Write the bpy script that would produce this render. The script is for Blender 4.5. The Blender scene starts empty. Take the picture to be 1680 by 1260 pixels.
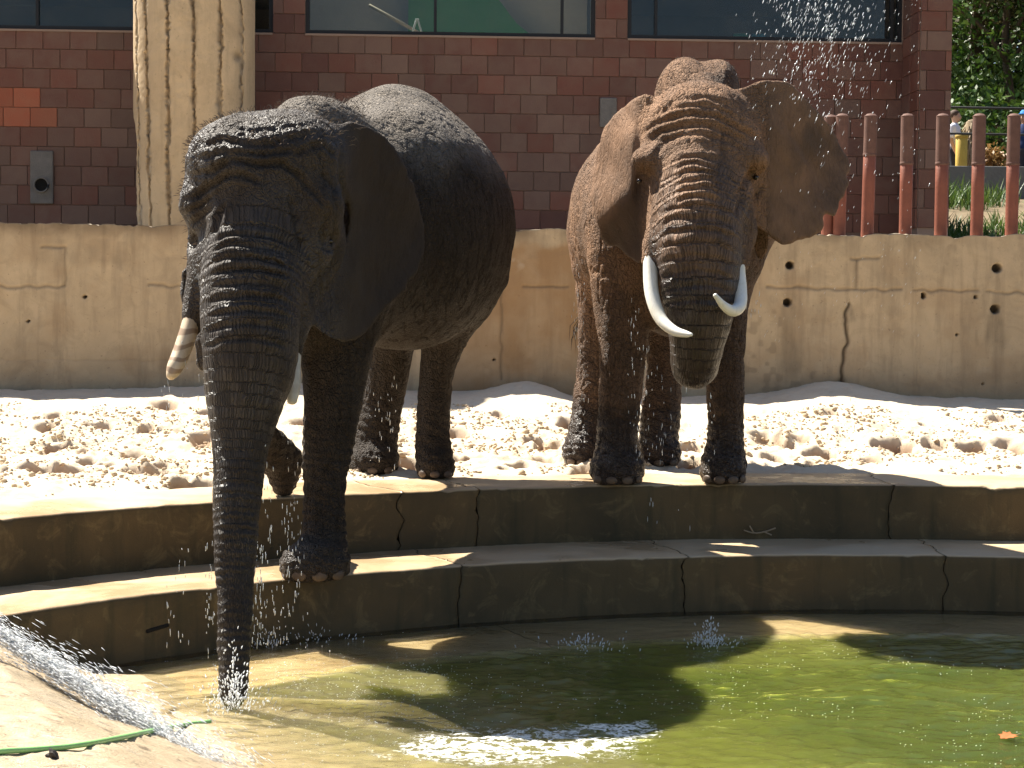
import bpy, bmesh, math, random
import numpy as np
from mathutils import Vector, Matrix, Euler

random.seed(7); RNG = np.random.default_rng(11)
S = bpy.context.scene
COL = S.collection

# ------------------------------------------------------------------ camera, sky, sun, exposure
W_, H_, F_ = 1680, 1260, 3000.0
PITCH = math.atan(130 / 3000); ROLL = math.radians(0.5); CAMZ = 1.23
cam = bpy.data.cameras.new('camera'); camo = bpy.data.objects.new('camera', cam); COL.objects.link(camo)
cam.sensor_width = 36; cam.lens = F_ / W_ * 36; cam.clip_start = 0.1; cam.clip_end = 2000
camo.matrix_world = Matrix.Translation((0, 0, CAMZ)) @ Euler((math.pi / 2 - PITCH, 0, 0)).to_matrix().to_4x4() @ Matrix.Rotation(ROLL, 4, 'Z')
S.camera = camo

SUN_EL, SUN_AZ = math.radians(52), math.radians(-49)     # azimuth measured from +Y (behind the elephants) towards +X
world = bpy.data.worlds.new('World'); S.world = world; world.use_nodes = True
wn = world.node_tree
bg = wn.nodes['Background']; sky = wn.nodes.new('ShaderNodeTexSky'); sky.sky_type = 'NISHITA'; sky.sun_disc = False
sky.sun_elevation = SUN_EL; sky.sun_rotation = SUN_AZ; sky.altitude = 200; sky.dust_density = 1.2
wn.links.new(sky.outputs[0], bg.inputs[0]); bg.inputs[1].default_value = 0.05
sun = bpy.data.lights.new('sun', 'SUN'); suno = bpy.data.objects.new('sun', sun); COL.objects.link(suno)
sun.energy = 5.0; sun.angle = math.radians(0.53); sun.color = (1.0, 0.94, 0.83)
SUNV = Vector((math.sin(SUN_AZ) * math.cos(SUN_EL), math.cos(SUN_AZ) * math.cos(SUN_EL), math.sin(SUN_EL)))
suno.rotation_euler = SUNV.to_track_quat('Z', 'Y').to_euler()
suno.location = SUNV * 60
S.view_settings.view_transform = 'Standard'; S.view_settings.look = 'None'
S.view_settings.exposure = 1.4; S.view_settings.gamma = 1.0; S.view_settings.use_curve_mapping = False
S.render.engine = 'CYCLES'
S.cycles.use_denoising = True
S.cycles.max_bounces = 8; S.cycles.diffuse_bounces = 3; S.cycles.glossy_bounces = 3
S.cycles.transparent_max_bounces = 12; S.cycles.transmission_bounces = 4
S.cycles.sample_clamp_indirect = 6.0

# ------------------------------------------------------------------ geometry helpers
_fw = np.array([0, math.cos(PITCH), -math.sin(PITCH)]); _u0 = np.array([0, math.sin(PITCH), math.cos(PITCH)]); _r0 = np.array([1., 0, 0])
_R = _r0 * math.cos(ROLL) + _u0 * math.sin(ROLL); _U = _u0 * math.cos(ROLL) - _r0 * math.sin(ROLL); _C = np.array([0, 0, CAMZ])

def P(x, y, Y):
    """point at depth Y (metres along +Y) seen at photo pixel x, y"""
    d = _fw + _R * (x - W_ / 2) / F_ - _U * (y - H_ / 2) / F_
    return _C + d * (Y / d[1])

def onz(x, y, z):
    d = _fw + _R * (x - W_ / 2) / F_ - _U * (y - H_ / 2) / F_
    return _C + d * ((z - CAMZ) / d[2])

def pix(p):
    q = p - _C; d = q @ _fw
    return W_ / 2 + F_ * (q @ _R) / d, H_ / 2 - F_ * (q @ _U) / d

def link(name, mesh, mat=None, parent=None, loc=None):
    o = bpy.data.objects.new(name, mesh); COL.objects.link(o)
    if mat is not None and len(mesh.materials) == 0: mesh.materials.append(mat)
    if parent is not None: o.parent = parent
    if loc is not None: o.location = loc
    return o

def tag(o, label, cat, group=None):
    o['label'] = label; o['category'] = cat
    if group: o['group'] = group
    return o

def empty(name, loc, label, cat, group=None, rz=0.0):
    o = bpy.data.objects.new(name, None); COL.objects.link(o); o.location = loc; o.rotation_euler = (0, 0, rz)
    o.empty_display_size = 0.1
    return tag(o, label, cat, group)

def mesh_np(name, v, f, smooth=True, attrs=None):
    """v (N,3); f list of (M,k) int arrays"""
    me = bpy.data.meshes.new(name)
    v = np.asarray(v, np.float32)
    if not isinstance(f, list): f = [f]
    f = [np.asarray(a, np.int32) for a in f if len(a)]
    nl = sum(a.size for a in f); npoly = sum(len(a) for a in f)
    me.vertices.add(len(v)); me.vertices.foreach_set('co', v.ravel())
    me.loops.add(nl); me.polygons.add(npoly)
    me.loops.foreach_set('vertex_index', np.concatenate([a.ravel() for a in f]))
    tot = np.concatenate([np.full(len(a), a.shape[1], np.int32) for a in f])
    st = np.zeros(npoly, np.int32); st[1:] = np.cumsum(tot)[:-1]
    me.polygons.foreach_set('loop_start', st); me.polygons.foreach_set('loop_total', tot)
    me.update(calc_edges=True)
    me.polygons.foreach_set('use_smooth', np.full(npoly, bool(smooth)))
    for k, a in (attrs or {}).items():
        at = me.attributes.new(k, 'FLOAT', 'POINT'); at.data.foreach_set('value', np.asarray(a, np.float32).ravel())
    me.validate()
    return me

def grid_faces(nu, nv, wrap=False):
    i = np.arange(nu if wrap else nu - 1)[:, None]; j = np.arange(nv - 1)[None, :]
    i2 = (i + 1) % nu
    return np.stack([i * nv + j, i2 * nv + j, i2 * nv + j + 1, i * nv + j + 1], -1).reshape(-1, 4)

BOXF = np.array([[0, 3, 2, 1], [4, 5, 6, 7], [0, 1, 5, 4], [1, 2, 6, 5], [2, 3, 7, 6], [3, 0, 4, 7]])
def boxv(a, b):
    x0, y0, z0 = a; x1, y1, z1 = b
    return np.array([[x0, y0, z0], [x1, y0, z0], [x1, y1, z0], [x0, y1, z0], [x0, y0, z1], [x1, y0, z1], [x1, y1, z1], [x0, y1, z1]], float)
def boxes(name, lst, smooth=False):
    v = np.concatenate([boxv(*b) for b in lst]); f = np.concatenate([BOXF + 8 * i for i in range(len(lst))])
    return mesh_np(name, v, f, smooth)
def bevel_box(name, a, b, r=0.004, seg=1):
    me = boxes(name, [(a, b)]); bm = bmesh.new(); bm.from_mesh(me)
    bmesh.ops.bevel(bm, geom=bm.edges[:], offset=r, segments=seg, affect='EDGES', profile=0.5)
    bm.to_mesh(me); bm.free(); return me

def tube(name, pts, rad, n=12, caps=True, flat=1.0):
    """tapered tube along pts, closed by rounded caps"""
    pts = np.asarray(pts, float); rad = np.broadcast_to(np.asarray(rad, float), (len(pts),)).copy()
    if caps:
        d0 = pts[0] - pts[1]; d0 /= np.linalg.norm(d0); d1 = pts[-1] - pts[-2]; d1 /= np.linalg.norm(d1)
        pts = np.concatenate([[pts[0] + d0 * rad[0] * .35], [pts[0] + d0 * rad[0] * .2], pts, [pts[-1] + d1 * rad[-1] * .3], [pts[-1] + d1 * rad[-1] * .45]])
        rad = np.concatenate([[1e-4, rad[0] * .75], rad, [rad[-1] * .7, 1e-4]])
    t = np.gradient(pts, axis=0); t /= np.linalg.norm(t, axis=1)[:, None] + 1e-9
    a = np.array([0, 0, 1.]) if abs(t[0][2]) < .8 else np.array([1., 0, 0])
    V = []; u = np.cross(t[0], a); u /= np.linalg.norm(u)
    ang = np.arange(n) / n * 2 * math.pi
    for i in range(len(pts)):
        u = u - t[i] * (u @ t[i]); u /= np.linalg.norm(u); w = np.cross(t[i], u)
        V.append(pts[i] + rad[i] * (np.cos(ang)[:, None] * u + flat * np.sin(ang)[:, None] * w))
    V = np.concatenate(V); m = len(pts)
    i = np.arange(m - 1)[:, None]; j = np.arange(n)[None, :]; j2 = (j + 1) % n
    Fc = np.stack([i * n + j, i * n + j2, (i + 1) * n + j2, (i + 1) * n + j], -1).reshape(-1, 4)
    return mesh_np(name, V, Fc)

def spline(pts, n):
    """Catmull-Rom through rows of pts (any number of columns)"""
    p = np.asarray(pts, float); p = np.concatenate([[2 * p[0] - p[1]], p, [2 * p[-1] - p[-2]]])
    out = []; m = len(p) - 3
    for t in np.linspace(0, m - 1e-6, n):
        i = int(t); s = t - i; a, b, c, d = p[i:i + 4]
        out.append(.5 * ((2 * b) + (c - a) * s + (2 * a - 5 * b + 4 * c - d) * s * s + (3 * b - a - 3 * c + d) * s ** 3))
    return np.array(out)

# ---- numpy noise
def _hash(i, j, k, seed):
    with np.errstate(over='ignore'):
        h = (i.astype(np.uint32) * np.uint32(374761393) + j.astype(np.uint32) * np.uint32(668265263) + k.astype(np.uint32) * np.uint32(2147483647) + np.uint32(seed * 974711 + 13))
        h = (h ^ (h >> np.uint32(13))) * np.uint32(1274126177); h = (h ^ (h >> np.uint32(16))) * np.uint32(2246822519); h = h ^ (h >> np.uint32(15))
    return h.astype(np.float32) / np.float32(4294967295.0)
def noise(p, seed=0):
    p = np.asarray(p, np.float32)
    if p.shape[1] == 2: p = np.c_[p, np.zeros(len(p), np.float32)]
    f0 = np.floor(p); t = p - f0; i = f0.astype(np.int64); t = t * t * t * (t * (t * 6 - 15) + 10)
    r = 0
    for dx in (0, 1):
        for dy in (0, 1):
            for dz in (0, 1):
                w = (t[:, 0] if dx else 1 - t[:, 0]) * (t[:, 1] if dy else 1 - t[:, 1]) * (t[:, 2] if dz else 1 - t[:, 2])
                r = r + w * _hash(i[:, 0] + dx, i[:, 1] + dy, i[:, 2] + dz, seed)
    return r * 2 - 1
def fbm(p, oct=4, seed=0, gain=.5):
    p = np.asarray(p, np.float32); a = 1.; r = 0; n = 0
    for o in range(oct):
        r = r + a * noise(p * 2 ** o, seed + o * 17); n += a; a *= gain
    return r / n
def ss(a, b, x):
    t = np.clip((x - a) / (b - a), 0, 1); return t * t * (3 - 2 * t)
def polydist(px, py, pts):
    """distance in pixels to an open polyline, and parameter along it"""
    best = np.full(px.shape, 1e9, np.float32); par = np.zeros(px.shape, np.float32); m = len(pts) - 1
    for i in range(m):
        ax, ay = pts[i]; bx, by = pts[i + 1]; dx, dy = bx - ax, by - ay
        t = np.clip(((px - ax) * dx + (py - ay) * dy) / (dx * dx + dy * dy + 1e-9), 0, 1)
        d = np.hypot(px - ax - t * dx, py - ay - t * dy)
        k = d < best; best[k] = d[k]; par[k] = (i + t[k]) / m
    return best, par

# ------------------------------------------------------------------ material helpers
class M:
    def __init__(s, name, rough=.8, spec=.3):
        s.m = bpy.data.materials.new(name); s.m.use_nodes = True; s.nt = s.m.node_tree; s.b = s.nt.nodes['Principled BSDF']
        s.b.inputs['Roughness'].default_value = rough; s.b.inputs['Specular IOR Level'].default_value = spec
    def n(s, t, out=0, props=None, **inp):
        x = s.nt.nodes.new('ShaderNode' + t)
        for k, v in (props or {}).items(): setattr(x, k, v)
        for k, v in inp.items():
            k = k.replace('_', ' ') if not k.startswith('i') or not k[1:].isdigit() else int(k[1:])
            s.set(x.inputs[k], v)
        return x.outputs[out]
    def set(s, sock, v):
        if isinstance(v, bpy.types.NodeSocket): s.nt.links.new(v, sock)
        elif isinstance(v, (tuple, list)) and sock.type == 'RGBA' and len(v) == 3: sock.default_value = (*v, 1)
        else: sock.default_value = v
    def co(s, kind='Object', scale=None):
        c = s.nt.nodes.new('ShaderNodeTexCoord').outputs[kind]
        if scale is not None: c = s.n('VectorMath', props={'operation': 'MULTIPLY'}, i0=c, i1=scale)
        return c
    def attr(s, name, out='Fac'):
        a = s.nt.nodes.new('ShaderNodeAttribute'); a.attribute_name = name; return a.outputs[out]
    def noise(s, co, scale, detail=4, rough=.55, dist=0):
        return s.n('TexNoise', Vector=co, Scale=scale, Detail=detail, Roughness=rough, Distortion=dist)
    def math(s, op, a, b=0.0, c=0.0):
        return s.n('Math', props={'operation': op}, i0=a, i1=b, i2=c)
    def ramp(s, v, a, b, lo=0.0, hi=1.0):
        return s.n('MapRange', Value=v, From_Min=a, From_Max=b, To_Min=lo, To_Max=hi)
    def mix(s, f, a, b, mode='MIX'):
        x = s.nt.nodes.new('ShaderNodeMix'); x.data_type = 'RGBA'; x.blend_type = mode
        s.set(x.inputs['Factor'], f); s.set(x.inputs[6], a); s.set(x.inputs[7], b); return x.outputs[2]
    def mixf(s, f, a, b):
        x = s.nt.nodes.new('ShaderNodeMix'); s.set(x.inputs['Factor'], f); s.set(x.inputs[2], a); s.set(x.inputs[3], b); return x.outputs[0]
    def bump(s, h, dist=.01, strength=1.0, normal=None):
        kw = dict(Height=h, Distance=dist, Strength=strength)
        if normal is not None: kw['Normal'] = normal
        return s.n('Bump', **kw)
    def out(s, color=None, rough=None, normal=None):
        if color is not None: s.set(s.b.inputs['Base Color'], color)
        if rough is not None: s.set(s.b.inputs['Roughness'], rough)
        if normal is not None: s.set(s.b.inputs['Normal'], normal)
        return s.m

def simple(name, col, rough=.7, var=.25, scale=6, bump=.003, spec=.3):
    m = M(name, rough, spec); c = m.co()
    n = m.noise(c, scale, 5); n2 = m.noise(c, scale * 9, 4)
    k = m.math('MULTIPLY_ADD', n, var * 2, 1 - var)
    k = m.math('MULTIPLY', k, m.math('MULTIPLY_ADD', n2, var, 1 - var / 2))
    colr = m.mix(1.0, col, m.n('CombineColor', Red=k, Green=k, Blue=k), 'MULTIPLY')
    return m.out(colr, m.ramp(n2, .3, .7, rough - .08, rough + .08), m.bump(n2, bump))

# ------------------------------------------------------------------ materials of the setting
def concrete(name, base, dark, wetrough=.5, scale=1.0, hasstain=False, orange=(.30, .17, .075)):
    m = M(name, .8, .25); c = m.co()
    big = m.noise(c, 1.3 * scale, 6, .62, .4); med = m.noise(c, 7 * scale, 6, .65); fine = m.noise(c, 70 * scale, 5, .7)
    streak = m.noise(m.co(scale=(6, 6, .7)), 1.5 * scale, 5, .6)
    col = m.mix(m.ramp(big, .35, .68), base, tuple(x * .80 for x in base))
    col = m.mix(m.ramp(streak, .5, .72, 0, .5), col, dark); col = m.mix(m.ramp(m.noise(c, 26 * scale, 3, .6), .64, .72, 0, .6), col, dark); col = m.mix(m.ramp(m.noise(c, 3.1 * scale, 6, .7, 1.2), .5, .62, 0, .35), col, tuple(x * .62 for x in base))
    col = m.mix(m.ramp(med, .56, .75, 0, .35), col, tuple(min(1, x * 1.18) for x in base))
    col = m.mix(m.ramp(fine, .58, .74, 0, .35), col, dark)
    rough = .82
    if hasstain:
        col = m.mix(m.attr('orange'), col, orange)
        col = m.mix(m.attr('stain'), col, tuple(x * .32 for x in dark))
        col = m.mix(m.attr('pale'), col, (.62, .56, .46))
        rough = m.mixf(m.attr('orange'), .82, wetrough)
    h = m.math('ADD', m.math('MULTIPLY', med, .5), m.math('MULTIPLY', fine, .5))
    return m.out(col, rough, m.bump(h, .006))

MAT_WALL = concrete('old_concrete', (.56, .43, .28), (.22, .165, .11), hasstain=True)
MAT_COLUMN = concrete('column_concrete', (.68, .52, .33), (.34, .26, .17), hasstain=True)

def step_mat():
    m = M('step_concrete', .7, .4); c = m.co()
    big = m.noise(c, 1.1, 6, .6, .5); med = m.noise(c, 8, 6, .65); fine = m.noise(c, 90, 4, .7)
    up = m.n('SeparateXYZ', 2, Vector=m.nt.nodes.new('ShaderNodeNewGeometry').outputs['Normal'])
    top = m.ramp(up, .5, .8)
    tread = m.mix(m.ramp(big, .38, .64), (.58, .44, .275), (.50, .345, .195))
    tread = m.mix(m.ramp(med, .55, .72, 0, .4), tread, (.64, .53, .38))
    riser = m.mix(m.ramp(big, .4, .65), (.112, .076, .033), (.064, .046, .021))  # darker riser colour stands in for shade on the upright faces
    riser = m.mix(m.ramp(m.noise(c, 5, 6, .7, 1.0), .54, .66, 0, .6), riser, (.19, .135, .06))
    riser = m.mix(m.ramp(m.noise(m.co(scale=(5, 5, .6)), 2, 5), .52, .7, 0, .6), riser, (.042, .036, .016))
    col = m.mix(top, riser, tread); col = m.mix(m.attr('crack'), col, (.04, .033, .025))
    wet = m.ramp(big, .42, .6)
    rough = m.mixf(top, .75, m.mixf(wet, .62, .22))
    return m.out(col, rough, m.bump(m.math('ADD', m.math('MULTIPLY', med, .6), m.math('MULTIPLY', fine, .4)), .006, m.mixf(top, 1.0, .5)))
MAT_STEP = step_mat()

def sand_mat():
    m = M('sand', .95, .1); c = m.co()
    a = m.noise(c, 1.2, 5, .6); b = m.noise(c, 14, 6, .7); f = m.noise(c, 160, 4, .75)
    col = m.mix(m.ramp(a, .35, .65), (.74, .645, .50), (.68, .565, .42))
    col = m.mix(m.ramp(b, .5, .7, 0, .5), col, (.58, .45, .30))
    col = m.mix(m.attr('hollow_shade'), col, (.24, .10, .034))
    return m.out(col, .95, m.bump(m.math('ADD', m.math('MULTIPLY', b, .6), m.math('MULTIPLY', f, .4)), .012))
MAT_SAND = sand_mat()

def tile_mat(name, base, pale, amt):
    m = M(name, .62, .35); c = m.co(); pos = m.nt.nodes.new('ShaderNodeNewGeometry').outputs['Position']
    rnd = m.nt.nodes.new('ShaderNodeObjectInfo').outputs['Random']
    off = m.n('VectorMath', props={'operation': 'MULTIPLY_ADD'}, i0=c, i1=(1, 1, 1), i2=m.n('CombineXYZ', X=m.math('MULTIPLY', rnd, 31.0), Y=m.math('MULTIPLY', rnd, 17.0), Z=rnd))
    n1 = m.noise(off, 5.5, 5, .6, .3); n2 = m.noise(pos, .8, 5, .6); n3 = m.noise(c, 90, 4)
    col = m.mix(m.ramp(n1, .36, .68, 0, amt), base, pale)
    col = m.mix(m.ramp(n2, .42, .66, 0, .55), col, pale)
    k = m.ramp(rnd, 0, 1, .82, 1.08)
    col = m.mix(1.0, col, m.n('CombineColor', Red=k, Green=k, Blue=k), 'MULTIPLY')
    return m.out(col, m.ramp(n1, .3, .7, .5, .72), m.bump(m.math('ADD', n3, m.math('MULTIPLY', n1, 2.0)), .0025))
TILE_MATS = [tile_mat('tile_red', (.20, .072, .048), (.22, .125, .09), .6), tile_mat('tile_brown', (.17, .073, .052), (.21, .128, .095), .8),
             tile_mat('tile_tan', (.18, .10, .074), (.22, .14, .105), .8), tile_mat('tile_dark', (.135, .052, .038), (.185, .105, .08), .5),
             tile_mat('tile_bright', (.42, .12, .06), (.40, .17, .10), .5)]
MAT_GROUT = simple('grout', (.33, .24, .19), .9, .15, 5, .002)
MAT_FRAME = simple('window_frame_paint', (.02, .021, .024), .5, .1, 8, .001)
MAT_INT = simple('interior_dark', (.07, .066, .055), .9, .3, 1.5)
MAT_INT_TAN = simple('interior_plaster', (.48, .41, .31), .9, .2, 1.5)
MAT_INT_GREEN = simple('interior_green', (.07, .25, .09), .85, .35, 1.2)
MAT_WOOD = simple('pale_wood', (.55, .44, .30), .7, .2, 8)
MAT_CEMENT = simple('grey_cement', (.20, .185, .17), .9, .35, 9, .006)
MAT_DARK = simple('dark_hole', (.012, .011, .010), .9, .2, 9)
MAT_ROOF = simple('roof_felt', (.16, .15, .14), .9, .2, 2)
MAT_WHITEWASH = simple('whitewashed_stone', (.42, .40, .38), .85, .45, 5, .02)
MAT_EARTH = simple('earth', (.20, .15, .09), .95, .35, 1.5, .02)
def glass_mat():
    m = M('window_glass', .03, .5); nt = m.nt
    tr = nt.nodes.new('ShaderNodeBsdfTransparent'); tr.inputs[0].default_value = (.72, .77, .76, 1)
    gl = nt.nodes.new('ShaderNodeBsdfGlossy'); gl.inputs['Roughness'].default_value = .02; gl.inputs[0].default_value = (.9, .93, .95, 1)
    df = nt.nodes.new('ShaderNodeBsdfDiffuse'); df.inputs[0].default_value = (.35, .34, .31, 1)
    fr = nt.nodes.new('ShaderNodeFresnel'); fr.inputs[0].default_value = 1.45
    mx = nt.nodes.new('ShaderNodeMixShader'); nt.links.new(fr.outputs[0], mx.inputs[0]); nt.links.new(tr.outputs[0], mx.inputs[1]); nt.links.new(gl.outputs[0], mx.inputs[2])
    m2 = nt.nodes.new('ShaderNodeMixShader')
    d1 = m.noise(m.co(), 2.2, 6, .7); d2 = m.noise(m.co(), 60, 3, .7)
    dirt = m.math('ADD', m.ramp(d1, .4, .75, .01, .08), m.ramp(d2, .68, .74, 0, .35))
    nt.links.new(dirt, m2.inputs[0]); nt.links.new(mx.outputs[0], m2.inputs[1]); nt.links.new(df.outputs[0], m2.inputs[2])
    nt.links.new(m2.outputs[0], nt.nodes['Material Output'].inputs[0]); nt.nodes.remove(m.b)
    return m.m
MAT_GLASS = glass_mat()

# ------------------------------------------------------------------ ground and pool
def structure(o): o['kind'] = 'structure'; return o
PC = np.array([2.6, 5.4]); R_TOP, R_MID, R_LED = 7.33, 6.53, 5.66
Z_MID, Z_LED, Z_WATER, Z_FLOOR = -.385, -.775, -.748, -1.55
structure(link('ground', boxes('ground', [((-300, -300, -2.4), (300, 600, -2.2))]), MAT_EARTH))

# curved steps as jagged-ended blocks between cracks
def step_block(rin, rout, ztop, zbot, a0, a1, seed, nA=None, crack0=True, crack1=True, key0=0, key1=0):
    """block of a ring; angles measured from +Y towards +X about the pool centre"""
    bev = .022
    prof = [(rout, zbot), (rout, ztop)]
    for t in np.linspace(0, 1, 14)[1:-1]: prof.append((rout + (rin + bev - rout) * t, ztop))
    prof += [(rin + bev, ztop), (rin + bev * .35, ztop - bev * .25), (rin, ztop - bev)]
    for t in np.linspace(0, 1, 11)[1:]: prof.append((rin, ztop - bev + (zbot - ztop + bev) * t))
    prof = np.array(prof); n = nA or max(24, int((a1 - a0) * rin / .03)); m = len(prof)
    s = np.linspace(0, 1, n)[:, None]
    k = np.arange(m)
    jag = lambda sd: (fbm(np.c_[k * .35, k * 0 + sd], 3, sd) * .05 + fbm(np.c_[k * 1.3, k * 0 + sd], 2, sd + 3) * .012) / rin
    A = a0 + jag(int(seed * 7 + round(key0 * 1000) % 977)) [None] * crack0
    B = a1 + jag(int(seed * 7 + round(key1 * 1000) % 977))[None] * crack1
    ang = A + (B - A) * s
    r = np.broadcast_to(prof[:, 0], ang.shape).copy(); z = np.broadcast_to(prof[:, 1], ang.shape).copy()
    x = PC[0] + r * np.sin(ang); y = PC[1] + r * np.cos(ang)
    p = np.stack([x, y, z], -1).reshape(-1, 3)
    nz = fbm(p * 3, 4, seed) * .006 + fbm(p * 14, 3, seed + 5) * .0035
    chip = np.clip(fbm(p * 7, 4, seed + 9) - .30, 0, 1) * .05
    edge = (np.abs(z - ztop) < .03) & (r < rin + .035); chip = chip * edge.ravel()
    rr = r.ravel() + np.where(r.ravel() < rout - .01, nz + chip, 0); zz = z.ravel() + nz * (r.ravel() > rin + .01) - chip * .8
    v = np.c_[PC[0] + rr * np.sin(ang.ravel()), PC[1] + rr * np.cos(ang.ravel()), zz]
    f = grid_faces(n, m)
    ends = [np.arange(m)[None, :], (np.arange(m) + (n - 1) * m)[None, ::-1]]
    return mesh_np('step_block', v, [f[:, ::-1]] + ends, True)

def ang_at(px, py, z):
    q = onz(px, py, z)[:2] - PC; return math.atan2(q[0], q[1])
A_L, A_R = math.radians(-88), math.radians(42)
def ring_step(name, rin, rout, ztop, zbot, cracks, seed):
    root = structure(bpy.data.objects.new(name, None)); COL.objects.link(root); root.location = (PC[0], PC[1], zbot)
    g = .003 / rin
    cs = [A_L] + cracks + [A_R]
    for i in range(len(cs) - 1):
        me = step_block(rin, rout, ztop, zbot, cs[i] + (g if i else 0), cs[i + 1] - (g if i < len(cs) - 2 else 0), seed, crack0=i > 0, crack1=i < len(cs) - 2, key0=cs[i], key1=cs[i + 1])
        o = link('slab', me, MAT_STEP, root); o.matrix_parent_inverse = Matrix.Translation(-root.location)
    # dark core seen in the cracks
    n = 60; a = np.linspace(A_L, A_R, n); rows = []
    for r, z in ((rin + .09, zbot), (rin + .09, ztop - .05), (rout, ztop - .05)): rows.append(np.c_[PC[0] + r * np.sin(a), PC[1] + r * np.cos(a), a * 0 + z])
    v = np.stack(rows, 1).reshape(-1, 3)
    o = link('core', mesh_np('core', v, grid_faces(n, 3)[:, ::-1]), MAT_EARTH, root); o.matrix_parent_inverse = Matrix.Translation(-root.location)
ring_step('upper_pool_step', R_TOP, 8.15, 0.0, Z_MID - .05, [ang_at(690, 815, 0), ang_at(797, 805, 0), ang_at(1455, 792, 0)], 3)
ring_step('lower_pool_step', R_MID, R_TOP + .08, Z_MID, Z_LED - .05, [ang_at(763, 930, Z_MID), ang_at(1131, 915, Z_MID), ang_at(1549, 911, Z_MID)], 5)
ring_step('pool_ledge', R_LED, R_MID + .08, Z_LED, Z_FLOOR - .1, [ang_at(900, 1060, Z_LED)], 8)
n = 60; a = np.linspace(A_L - .3, A_R + .3, n)
v = np.concatenate([np.c_[PC[0] + (R_LED + .3) * np.sin(a), PC[1] + (R_LED + .3) * np.cos(a), a * 0 + Z_FLOOR], np.c_[a * 0 + PC[0], a * 0 - 2, a * 0 + Z_FLOOR]])
structure(link('pool_floor', mesh_np('pool_floor', v, np.stack([np.arange(n - 1), np.arange(n - 1) + 1, np.arange(n - 1) + n + 1, np.arange(n - 1) + n], -1)[:, ::-1]), simple('pool_mud', (.16, .17, .06), .9, .2)))

# sloping slab at the left that runs down into the water
def ramp_z(x, y):
    s = (x + 2.26) * -.889 + (y - 9.67) * -.457          # distance up the slope from the water line
    z = Z_WATER + .02 + np.where(s > 0, .46 * s, np.where(s > -1.6, .13 * s, -.208 + .5 * (s + 1.6)))
    z = np.where(s > .75, Z_WATER + .02 + .46 * .75 + (s - .75) * .16, z)
    return z, s
gx, gy = np.meshgrid(np.linspace(-5.2, .6, 290), np.linspace(4.5, 10.6, 305), indexing='ij'); q = np.c_[gx.ravel(), gy.ravel()]
z, s = ramp_z(q[:, 0], q[:, 1])
z = z + fbm(q * 2.2, 4, 3) * .025 + fbm(q * 16, 4, 8) * .009 * ss(-.1, .2, s)
rr = np.hypot(q[:, 0] - PC[0], q[:, 1] - PC[1])
f = grid_faces(290, 305); keep = (rr[f] < R_MID + .05).all(1) & (z[f] > Z_FLOOR - .05).all(1)
m = M('wet_slab', .5, .4); c = m.co()
b1 = m.noise(c, 1.6, 6, .65, .6); b2 = m.noise(m.co(scale=(1, 2.2, 1)), 9, 6, .72, .8); b3 = m.noise(c, 80, 4)
colr = m.mix(m.ramp(b1, .38, .62), (.50, .40, .27), (.42, .32, .20)); colr = m.mix(m.ramp(b2, .55, .63, 0, .85), colr, (.17, .13, .09))
colr = m.mix(m.ramp(m.noise(c, 3, 5), .6, .75, 0, .5), colr, (.62, .55, .44))
MAT_RAMP = m.out(colr, m.ramp(b1, .4, .6, .25, .6), m.bump(m.math('ADD', b2, m.math('MULTIPLY', b3, .4)), .01))
structure(link('sloping_slab', mesh_np('sloping_slab', np.c_[q, z], f[keep]), MAT_RAMP))

# ------------------------------------------------------------------ sand
def sand_base(x, y):
    r = np.hypot(x - PC[0], y - PC[1])
    far = ss(14.2, 17.3, y)
    z = .06 * ss(8.0, 8.5, r) - .03 + .34 * far
    z = z + .16 * np.exp(-((x - 3.05) / .55) ** 2 - ((y - 17.4) / .8) ** 2) + .10 * np.exp(-((x + 2.2) / 1.2) ** 2 - ((y - 17.4) / .9) ** 2) + .12 * np.exp(-((x - .15) / .45) ** 2 - ((y - 17.2) / .6) ** 2) - .08 * np.exp(-((x - .75) / .35) ** 2 - ((y - 17.2) / .6) ** 2)
    return z
nx, ny = 700, 400
gx, gy = np.meshgrid(np.linspace(-6.2, 6.2, nx), 8.6 + 9.2 * np.linspace(0, 1, ny) ** .8, indexing='ij')
gx, gy = gx.ravel(), gy.ravel()
z = sand_base(gx, gy); q = np.c_[gx, gy]
warp = q + .25 * np.c_[noise(q * 1.5, 31), noise(q * 1.5, 32)]
n1 = fbm(warp * 1.6, 4, 21); rough = ss(8.2, 8.55, np.hypot(gx - PC[0], gy - PC[1])) * (1 - .75 * ss(15.6, 16.6, gy))
z = z + n1 * .05 * rough + fbm(q * 7, 4, 25) * .035 * rough + fbm(q * 20, 3, 28) * .018 * rough + fbm(q * 3, 3, 29) * .02
hollow_shade = np.zeros(len(gx), np.float32)
hr = np.random.default_rng(5)
prints = [(x, y) for x, y in ((60, 696), (112, 700), (95, 738), (20, 774), (210, 785), (255, 690), (275, 768), (142, 758), (1535, 738), (1470, 742), (1285, 735), (1350, 728), (1600, 735), (1665, 748), (1285, 694), (845, 705), (935, 665), (960, 710), (785, 682), (880, 740), (675, 686), (670, 760), (320, 700), (1130, 745), (1130, 686), (40, 640), (1180, 700), (1420, 700))]
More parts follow.
